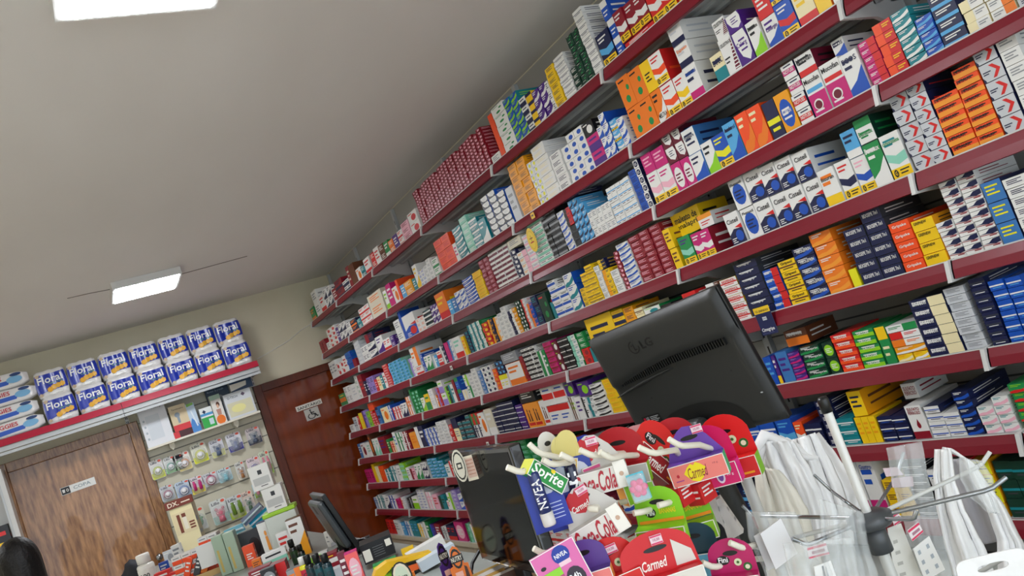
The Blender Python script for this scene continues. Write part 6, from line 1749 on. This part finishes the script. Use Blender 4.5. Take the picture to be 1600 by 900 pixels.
# ------------------------------------------------------------------ cabinet beyond the left door
P = on_y(22, 800, YB - .25); r = empty('wall_cabinet', (P.x, YB - .14, 0), 0, 'grey and white open shelf cabinet left of the left brown door', 'cabinet')
q = MB(); q.box(-.03, -.14, 0, 0, .139, P.z + .33, M_STEEL_W); q.box(-.045, -.142, 0, -.03, .139, P.z + .33, M_STEEL); q.box(-.8, .12, 0, -.045, .139, P.z + .33, M_STEEL_W); q.build('side_frame', r)
q = MB(); q.box(-.8, -.13, on_y(15, 872, YB - .25).z - .02, -.046, .119, on_y(15, 872, YB - .25).z, M_STEEL_W); q.box(-.8, -.13, P.z + .3, -.046, .119, P.z + .33, M_STEEL_W); q.build('board', r)
zb = on_y(15, 872, YB - .25).z
for (dx, w_, h_, b_, m_, c_, lb) in ((-.12, .12, .24, 'K', 'half', 'YR', 'black and yellow pack in the cabinet left of the door'), (-.26, .12, .20, 'S', 'half', 'BW', 'sky blue pack beside the black and yellow one')):
    me = carton_mesh(w_, h_, .1, b_, b_, m_, c_, None, None); me.name = 'nappy_pack'; o = bpy.data.objects.new('nappy_pack', me); COL.objects.link(o); o.location = (P.x + dx, YB - .26, zb + .0005); tag(o, lb, 'pack')
# ------------------------------------------------------------------ the person whose dark hair shows at lower left
def person():
    H0 = at(34, 893, 3.1); cx, cy, ch = H0.x, H0.y, H0.z     # centre of the head
    top = ch + .115; s = top / 1.62
    q = [((0, 0, .92), .135), ((0, 0, 1.10), .125), ((0, 0, 1.28), .135), ((0, 0, 1.36), .09), ((0, -.005, 1.43), .052), ((0, .0, 1.50), .075),
         ((.16, 0, 1.33), .055), ((.20, .02, 1.08), .042), ((.17, .18, .96), .034), ((.13, .26, .97), .028),
         ((-.16, 0, 1.33), .055), ((-.20, .02, 1.08), .042), ((-.17, .18, .96), .034), ((-.13, .26, .97), .028),
         ((.09, 0, .84), .095), ((.10, .01, .48), .058), ((.10, -.02, .10), .042), ((.10, .10, .04), .035),
         ((-.09, 0, .84), .095), ((-.10, .01, .48), .058), ((-.10, -.02, .10), .042), ((-.10, .10, .04), .035)]
    E = [(0, 1), (1, 2), (2, 3), (3, 4), (4, 5), (3, 6), (6, 7), (7, 8), (8, 9), (3, 10), (10, 11), (11, 12), (12, 13), (0, 14), (14, 15), (15, 16), (16, 17), (0, 18), (18, 19), (19, 20), (20, 21)]
    me = bpy.data.meshes.new('person_body'); me.from_pydata([(v[0][0] * s, v[0][1] * s, v[0][2] * s) for v in q], E, [])
    base = len(q)
    # fingers: short chains from each hand
    V = [v[0] for v in q]; R = [v[1] for v in q]; EE = list(E)
    for hand, sx in ((9, 1), (13, -1)):
        hx, hy, hz = V[hand]
        for k in range(4):
            a = (hx + sx * (.024 - .016 * k), hy + .05, hz - .004); b = (a[0], a[1] + .032 - .004 * abs(k - 1), a[2] - .008); c = (b[0], b[1] + .018, b[2] - .018)
            i = len(V); V += [a, b, c]; R += [.010, .009, .008]; EE += [(hand, i), (i, i + 1), (i + 1, i + 2)]
        a = (hx - sx * .03, hy + .01, hz - .005); b = (hx - sx * .045, hy + .04, hz - .012); i = len(V); V += [a, b]; R += [.011, .009]; EE += [(hand, i), (i, i + 1)]
    me = bpy.data.meshes.new('person_body'); me.from_pydata([(v[0] * s, v[1] * s, v[2] * s) for v in V], EE, [])
    o = bpy.data.objects.new('person', me); COL.objects.link(o); o.location = (cx, cy, .004)
    m = o.modifiers.new('Skin', 'SKIN'); m.use_smooth_shade = True
    for i, rr in enumerate(R): me.skin_vertices[0].data[i].radius = (rr * s, rr * s * (.8 if i < 3 else 1))
    me.skin_vertices[0].data[0].use_root = True
    mod(o, 'SUBSURF', levels=2, render_levels=2)
    skin = mat('#a8745a', .5, name='skin', sub=1); me.materials.append(skin); o.rotation_euler = (0, 0, .2)
    tag(o, 'person with long dark hair seen from behind at lower left corner', 'person')
    def blob(name, fn, m_, seg=32, rings=22):
        q = MB(); vs = []; fs = []
        for j in range(rings + 1):
            for i in range(seg):
                th = math.pi * j / rings; ph = 2 * math.pi * i / seg; vs.append(Vector(fn(th, ph)) * s)
        for j in range(rings):
            for i in range(seg): fs.append((j * seg + i, (j + 1) * seg + i, (j + 1) * seg + (i + 1) % seg, j * seg + (i + 1) % seg))
        q.add(vs, fs, m_, True); return q.build(name, o)
    def head(th, ph):
        x = .073 * math.sin(th) * math.cos(ph); y = .088 * math.sin(th) * math.sin(ph); z = .112 * math.cos(th)
        if y > 0 and z < 0: x *= 1 - .25 * (-z / .11); y *= 1.02
        g = math.exp(-((x / .014) ** 2) - ((z + .012) / .022) ** 2) * (y > 0); y += .02 * g                      # nose
        e_ = sum(math.exp(-(((x - sx * .03) / .012) ** 2) - ((z - .008) / .009) ** 2) for sx in (-1, 1)) * (y > 0); y -= .008 * e_
        y += .005 * math.exp(-((x / .025) ** 2) - ((z + .05) / .007) ** 2) * (y > 0)
        return (x, y, z + 1.515)
    blob('head', head, skin, 48, 40)
    hair = mat('#0c0a0a', .5, name='dark_hair', bump=.6, bscale=120, spec=.3)
    def hr(th, ph):
        st = 1 + .012 * math.sin(ph * 17 + 3 * math.sin(th * 2)); x = .080 * math.sin(th) ** .9 * math.cos(ph) * st; y = (.100 * math.sin(th) ** .9 * math.sin(ph)) * st; z = .118 * math.cos(th)
        if z < 0: z *= 1.0 + (2.2 if y < .02 else .0)
        if y > .0: y *= .62 if z < .06 else .9
        if z < -.1: x *= 1 - .3 * min(1, (-z - .1) / .2); y = y * .7 - .02
        return (x, y - .012, z + 1.52)
    blob('hair', hr, hair, 60, 34)
    for sx in (-1, 1):
        q = MB(); T = Matrix.Translation(Vector((sx * .076, 0, 1.51)) * s); q.lathe([(0, -.004), (.016, -.003), (.02, 0), (.014, .004), (0, .003)], skin, 14, T @ Matrix.Rotation(math.pi / 2, 4, 'Y'), 1.4, .9); q.build('ear', o)
        q = MB(); q.lathe([(0, -.004), (.0075, 0), (0, .004)], P_('#f0ece8', 'eye_white'), 12, Matrix.Translation(Vector((sx * .03, .077, 1.523)) * s) @ Matrix.Rotation(math.pi / 2, 4, 'X')); q.build('eye', o)
    q = MB(); q.tube([Vector((-.024, .088, 1.464)) * s, Vector((0, .094, 1.463)) * s, Vector((.024, .088, 1.464)) * s], .0045, P_('#9a4a44', 'lips'), 8); q.build('mouth', o)
    def shirt(th, ph):
        t = th / math.pi; z = 1.385 - .50 * t; r1 = .105 + .09 * math.sin(min(1, t * 3.2) * math.pi / 2) - .03 * math.sin(max(0, t - .2) * 2.6); f = 1 if 0 < t < 1 else 0
        return ((r1 if t > 0 else .06) * math.cos(ph), (r1 * .72 if t > 0 else .055) * math.sin(ph), z)
    blob('shirt', shirt, mat('#e6e4e2', .7, name='white_cotton', bump=.2), 40, 20)
    for sx in (-1, 1):
        q = MB(); q.tube([Vector((sx * .12, 0, 1.335)) * s, Vector((sx * .165, 0, 1.32)) * s, Vector((sx * .19, .012, 1.16)) * s], [.066 * s, .07 * s, .058 * s], mat('#e6e4e2', .7, name='white_cotton', bump=.2), 16); q.build('sleeve', o)
    q = MB()
    q.tube([Vector((0, 0, .96)) * s, Vector((0, 0, .84)) * s], [.165 * s, .17 * s], mat('#20263a', .7, name='dark_trousers', bump=.2), 24)
    for sx in (-1, 1): q.tube([Vector((sx * .08, 0, .86)) * s, Vector((sx * .1, .01, .48)) * s, Vector((sx * .1, -.015, .12)) * s], [.105 * s, .075 * s, .062 * s], mat('#20263a', .7, name='dark_trousers', bump=.2), 18)
    q.build('trousers', o)
    for sx in (-1, 1):
        q = MB(); q.bbox(sx * .1 * s - .045, -.07, -.003, sx * .1 * s + .045, .19, .07, P_('#2a2a2e', 'shoe'), .022, seg=3); q.build('shoe', o)
person()
